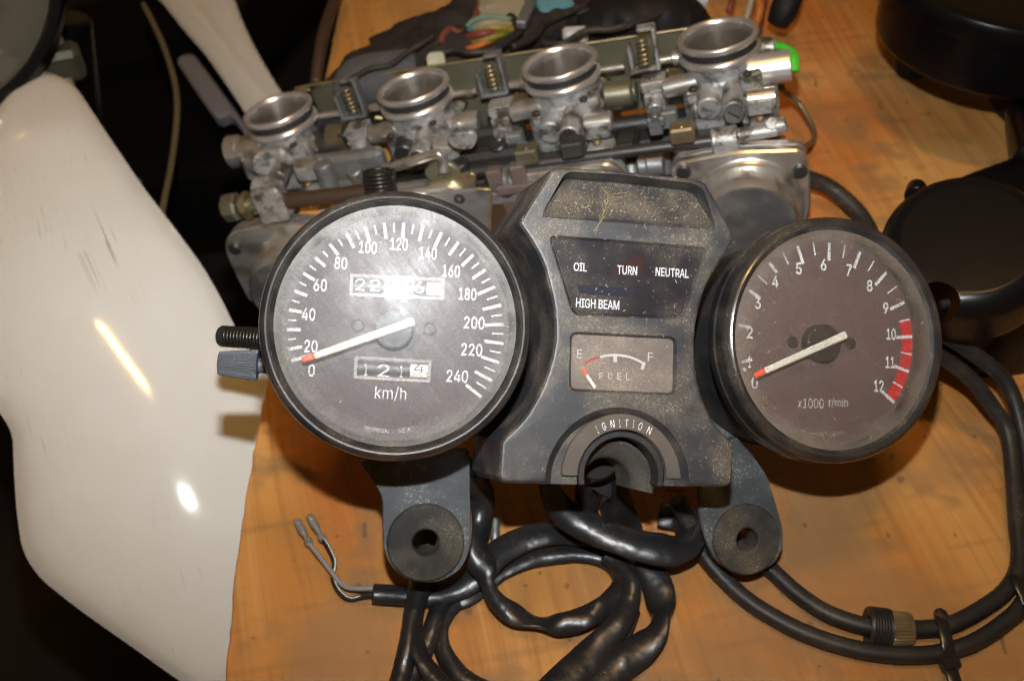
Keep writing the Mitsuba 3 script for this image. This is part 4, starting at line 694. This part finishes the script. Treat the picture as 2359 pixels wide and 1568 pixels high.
# dark machinery lower down in the gap
eg = thing('engine_block', 'dark finned engine block deep in the gap below the board edge', 'engine')
put(eg, [box(on(300, 300, -.30), [.30, .30, .10], .01, 12), box(on(330, 120, -.26), [.16, .12, .10], .02, 20)], 'black_deep')
for k, (u, v) in enumerate(((370, 540), (390, 590), (300, 430))): part(eg, 'bolt', rod(on(u, v, -.22), on(u+6, v-4, -.205), .010, n=6), 'steel_dark')
# board edge post and dark hose at the top left corner of the board
solo('frame_tube', 'dark brown tube lying against the left edge of the board at the top', 'tube', sweep(V([pt(u, v, d) for u, v, d in ((790, -40, .80), (768, 10, .78), (748, 70, .755), (736, 130, .74), (728, 195, .73))]), .0085, n=14), 'rust_rod', smooth=True)
solo('seat_frame', 'blurred dark brown frame rail between the narrow white panel and the board', 'frame', [box(on(640, 40, -.42), [.10, .40, .05], .01, -20)], 'black_deep')

# ------------------------------------------------------------------ wiring loom behind the carburettors
solo('wrapped_loom', 'thick dark cloth taped wiring loom behind the plate', 'wiring loom', sweep(path([(770, 235, .010), (830, 170, .020), (870, 150, .024), (960, 135, .028), (1060, 128, .034), (1150, 105, .036), (1240, 75, .036), (1310, 45, .034), (1380, 15, .03), (1450, -20, .03)]), [.026, .030, .034, .040, .040, .036, .034, .032, .030, .030], [.020, .024, .028, .034, .034, .034, .032, .030, .028, .028], n=24, lump=.0050), 'tape_cloth', smooth=True)
solo('wrapped_loom', 'black taped loom branch rising to the top edge above the second bell', 'wiring loom', sweep(path([(880, 150, .014), (950, 112, .022), (1000, 92, .028), (1040, 70, .034), (1072, 36, .036), (1095, -10, .038), (1110, -60, .04)]), [.05, .046, .042, .038, .032, .030, .030], [.03, .03, .03, .028, .024, .022, .022], n=24, lump=.0045), 'tape_cloth', smooth=True)
solo('foam_sleeve', 'matt grey foam sleeve over the left end of the loom', 'sleeve', sweep(path([(790, 215, .022), (806, 196, .030), (840, 184, .034), (900, 176, .036), (960, 172, .036)]), [.016, .030, .036, .036, .034], [.014, .024, .028, .030, .030], n=18, lump=.0012), 'foam_grey', smooth=True)
solo('black_boot', 'large black rubber boot behind the third and fourth bells', 'boot', sweep(path([(1290, 120, .030), (1340, 88, .036), (1380, 60, .042), (1440, 48, .046), (1520, 46, .046), (1580, 60, .040), (1620, 80, .034)]), [.016, .022, .034, .044, .044, .036, .024], [.016, .022, .032, .040, .042, .036, .024], n=24, lump=.0030), 'black_matt', smooth=True)
wires = [('green', 'pale green', [(1075, 66, .050), (1090, 50, .054), (1112, 42, .056), (1145, 40, .055), (1180, 48, .052)], .0044), ('teal', 'dark teal', [(1078, 72, .054), (1098, 54, .058), (1125, 48, .059), (1160, 50, .056)], .0036), ('cream', 'cream', [(1094, 66, .055), (1115, 56, .060), (1145, 53, .060), (1175, 58, .056)], .0058), ('yellow', 'yellow', [(1090, 74, .052), (1115, 66, .057), (1150, 64, .058), (1180, 68, .054)], .0050), ('red', 'red', [(1078, 86, .050), (1105, 80, .056), (1135, 74, .056), (1165, 66, .052)], .0054), ('olive', 'olive green', [(1086, 98, .048), (1115, 92, .053), (1150, 82, .054), (1175, 72, .050)], .0044), ('orange', 'orange', [(1070, 116, .045), (1095, 108, .050), (1120, 98, .052), (1150, 84, .050)], .0040), ('brown', 'reddish brown', [(1016, 100, .050), (1022, 80, .052), (1040, 68, .052), (1058, 76, .05), (1085, 60, .05), (1102, 20, .05), (1106, -20, .05)], .0048)]
for c, nm, q, w in wires: solo('loom_wire', nm + ' wire coming out of the loom behind the second bell', 'wire', sweep(path(q), w, n=10), 'wire_'+c, smooth=True)
for c, nm, q, w in (('orange', 'orange red wire standing up beside the fourth bell', [(1746, -20, .06), (1750, 20, .055), (1746, 42, .050), (1738, 60, .045)], .0060), ('beige', 'beige wire left of the orange one at the top edge', [(1735, -20, .05), (1725, 25, .045), (1712, 60, .04)], .0040), ('red', 'dark red wire near the top edge behind the fourth bell', [(1690, -20, .05), (1684, 8, .05), (1678, 30, .045)], .0045), ('brown', 'brown wire at the right of the loom near the top edge', [(1766, -20, .045), (1756, 30, .040), (1748, 75, .034)], .0040)):
    solo('loom_wire', nm, 'wire', sweep(path(q), w, n=10), 'wire_'+c, smooth=True)
solo('wire_connector', 'cream plastic wire connector at the top edge above the second bell', 'connector', [box(on(1160, 18, .052), [.034, .024, .006], .002, -28, 18), box(on(1128, 6, .052), [.014, .018, .006], .002, 20)], 'wire_cream')
solo('wire_connector', 'light blue plastic wire connector at the top edge', 'connector', box(on(1275, 4, .052), [.026, .018, .006], .002, 22, 14), 'wire_blue')
solo('wire_connector', 'small white connector between the loom and the third bell', 'connector', box(on(1325, 82, .046), [.017, .010, .010], .002, 6), 'white_plastic')
solo('wire_connector', 'small beige clip left of the third bell rim', 'connector', box(on(1294, 116, .044), [.014, .008, .008], .002, 2), 'wire_beige')
solo('wire_connector', 'grey metal terminal strip beside the blue connector', 'connector', box(on(1213, 28, .058), [.007, .034, .006], .001, -14), 'zinc_grey')
solo('wire_connector', 'white connector behind the fourth bell at the top edge', 'connector', box(on(1612, 6, .05), [.010, .010, .008], .002, 30), 'white_plastic')
for nm, q, w in (('black wire lying over the loom towards the top edge', [(1180, 110, .062), (1230, 84, .060), (1260, 50, .058), (1330, 20, .055), (1400, -10, .05)], .0050), ('black wire crossing behind the second bell', [(980, 140, .052), (1040, 116, .058), (1090, 122, .06), (1150, 108, .060), (1200, 74, .058)], .0042), ('black wire with a curl near the third bell', [(1250, 100, .055), (1300, 100, .058), (1350, 72, .06), (1420, 66, .062), (1500, 40, .062), (1560, 10, .06)], .0046), ('thin black wire leaving the loom at its left end', [(800, 190, .050), (850, 160, .052), (900, 150, .052), (940, 120, .054), (1000, 84, .056)], .0036), ('black wire at the top edge right of the blue connector', [(1330, 30, .05), (1390, 22, .055), (1460, 6, .055), (1520, -20, .05)], .0060)):
    solo('loom_wire', nm, 'wire', sweep(path(q), w, n=10), 'hose_black', smooth=True)
solo('rubber_lever', 'black rubber covered lever tip hanging in from the top edge', 'lever', sweep(path([(1822, -40, .050), (1815, 0, .045), (1803, 30, .038), (1790, 56, .030)]), [.020, .020, .019, .015], n=16), 'black_matt', smooth=True)

# ------------------------------------------------------------------ black engine covers on the right
ec = thing('engine_cover', 'round black painted engine cover with a hollow in its rim at the right edge', 'engine cover')
cf = facing(pt(2232, 545, .505), -18, 28, -3)
a = [cf.px(u, v, -.009) for u, v in ((2034, 560), (2240, 648), (2236, 565))]; RC = float(np.linalg.norm(a[0]-a[2]))
dome = solid(lathe([(0, -.034), (RC*.90, -.034), (RC*.985, -.033), (RC, -.029), (RC*1.0, -.0115), (RC*.985, -.0082), (RC*.95, -.0054), (RC*.90, -.0031), (RC*.84, -.0012), (RC*.78, -.0002), (RC*.74, 0), (0, .0004), (0, -.034)], 96))
hp = cf.px(2150, 655, -.008); dome = dome - solid(rod([hp[0], hp[1]+.004, -.040], [hp[0]-.002, hp[1]-.016, .004], .0085, .0105, 40))
put(ec, dome, 'black_paint', cf, 40)
part(ec, 'drain_bolt', rod(pt(2166, 702, .495), pt(2186, 697, .495), .0024, n=12), 'black_matt'); part(ec, 'lug', rod(pt(2106, 452, .535), pt(2112, 432, .545), .0050, .0050, 20), 'black_paint')
ec2 = thing('engine_cover', 'long black engine cover behind the round one', 'engine cover')
P2 = V([on(u, v, .050)[:2] for u, v in ((2085, 470), (2120, 448), (2190, 396), (2280, 362), (2352, 338), (2480, 310), (2560, 500), (2500, 720), (2300, 740), (2150, 640))])
put(ec2, move(loft(rounded(P2, .02, 8), [(0, -.050), (0, -.012), (.004, -.003), (.012, 0)]), (0, 0, .050)), 'black_paint')
part(ec2, 'side_lug', [rod(on(2362, 215, .03), on(2395, 190, .03), .030, n=32)], 'black_matt'); part(ec2, 'arm', sweep(path([(2400, 150, .03), (2368, 230, .03), (2372, 300, .03), (2385, 380, .04)]), .026, n=16), 'black_paint', smooth=True)
lid = thing('filter_housing', 'black round filter housing with a hose stub in the top right corner', 'filter housing')
hfz = facing(pt(2330, -68, .66), 2, 44, -4); RL = .0795
put(lid, lathe([(0, -.050), (RL*.86, -.050), (RL*.90, -.046), (RL*.93, -.016), (RL*.985, -.014), (RL, -.010), (RL, -.003), (RL*.98, 0), (RL*.90, .001), (RL*.88, -.003), (RL*.40, -.004), (0, -.004)], 96), 'black_paint', hfz, 35)
part(lid, 'hose_stub', rod(on(2115, 10, .065), on(2104, 158, .006), .0115, .0125, 28), 'black_matt'); part(lid, 'side_stub', rod(on(2155, 60, .055), on(2158, 116, .030), .0085, n=24), 'black_matt')

# ------------------------------------------------------------------ loose sawdust and lint
def flecks(n, sampler, seed):
    r = np.random.default_rng(seed); out = {'a': [], 'b': [], 'c': []}
    for _ in range(n):
        fr, p = sampler(r); L = r.uniform(.0002, .0005) if r.random() < .9 else r.uniform(.0006, .0016)
        b = trimesh.creation.box([L, r.uniform(.00015, .0003), r.uniform(.0001, .0002)]); b = move(b, (0, 0, 0), r.uniform(0, 180), r.uniform(-12, 12)); b.vertices = fr.o+(b.vertices+p)@fr.R.T
        out['a' if (q := r.random()) < .62 else 'b' if q < .9 else 'c'].append(b)
    return out
pol = shapely.Polygon(PP); fp2 = [shapely.Polygon(FP.poly(q)) for q in (L2, L3)]; upk = shapely.Polygon(Uc); scp = shapely.Point(SC).buffer(rS); prep = None
def s_panel(r):
    while True:
        u, v = r.uniform(1190, 1695), r.uniform(385, 1120)
        if r.random() > .35+.65*(u-1190)/505: continue
        p = FP.px(u, v); q = shapely.Point(p)
        if upk.contains(q):
            if upk.exterior.distance(q) > .003: return FP, in_pocket(u, v, .0005)
            continue
        if not pol.contains(q) or scp.contains(q): continue
        h = -.0013 if fp2[0].contains(q) else -.0020 if fp2[1].contains(q) else 0
        return FP, V([*FP.px(u, v, h), h+.0001])
def s_pocket(r):
    while True:
        u, v = r.uniform(1250, 1640), r.uniform(420, 520); q = shapely.Point(FP.px(u, v))
        if upk.contains(q) and upk.exterior.distance(q) > .002: return FP, in_pocket(u, v, .0005)
def s_glass(fr, z, skew):
    def f(r):
        while True:
            rad = .0464*math.sqrt(r.uniform(.0, 1)); a = r.uniform(0, 2*math.pi); w = (rad/.0464)**5*(.35+.65*max(0, math.cos(a-skew)))+.03
            if r.random() < w: return fr, V([rad*math.cos(a), rad*math.sin(a), z+.0006])
    return f
for nm, lb, n, s, sd in (('sawdust', 'sawdust flecks scattered over the centre panel', 420, s_panel, 3), ('sawdust', 'sawdust and chaff lying in the upper pocket of the panel', 320, s_pocket, 4), ('sawdust', 'sawdust caught round the rim of the speedometer glass', 420, s_glass(FS, -.0045, -2.2), 5), ('sawdust', 'sawdust caught round the rim of the tachometer glass', 380, s_glass(FT, -.0035, -2.6), 6)):
    fl_ = flecks(n, s, sd); k = thing(nm, lb, 'sawdust', kind='stuff'); put(k, fl_['a'], 'fleck_a', smooth=False)
    for c in 'bc': put(f'{k}__{"001" if c == "b" else "002"}', fl_[c], 'fleck_'+c, smooth=False)
lint = [in_pocket(*q, .0012) for q in ((1462, 446), (1420, 458), (1398, 470), (1393, 490), (1386, 505))]+[V([*FP.px(*q), .0006]) for q in ((1376, 520), (1368, 540))]
ms = []
r = np.random.default_rng(2)
for k in range(5): ms.append(sweep(V([FP.w(p) for p in lint])+r.normal(0, .0008, (7, 3)), V([.00006, .00011, .00014, .00014, .00014, .0001, .00006]), n=5, per=6))
solo('lint_strand', 'pale tuft of lint hanging out of the upper pocket of the panel', 'lint', ms, 'fleck_a', smooth=True)
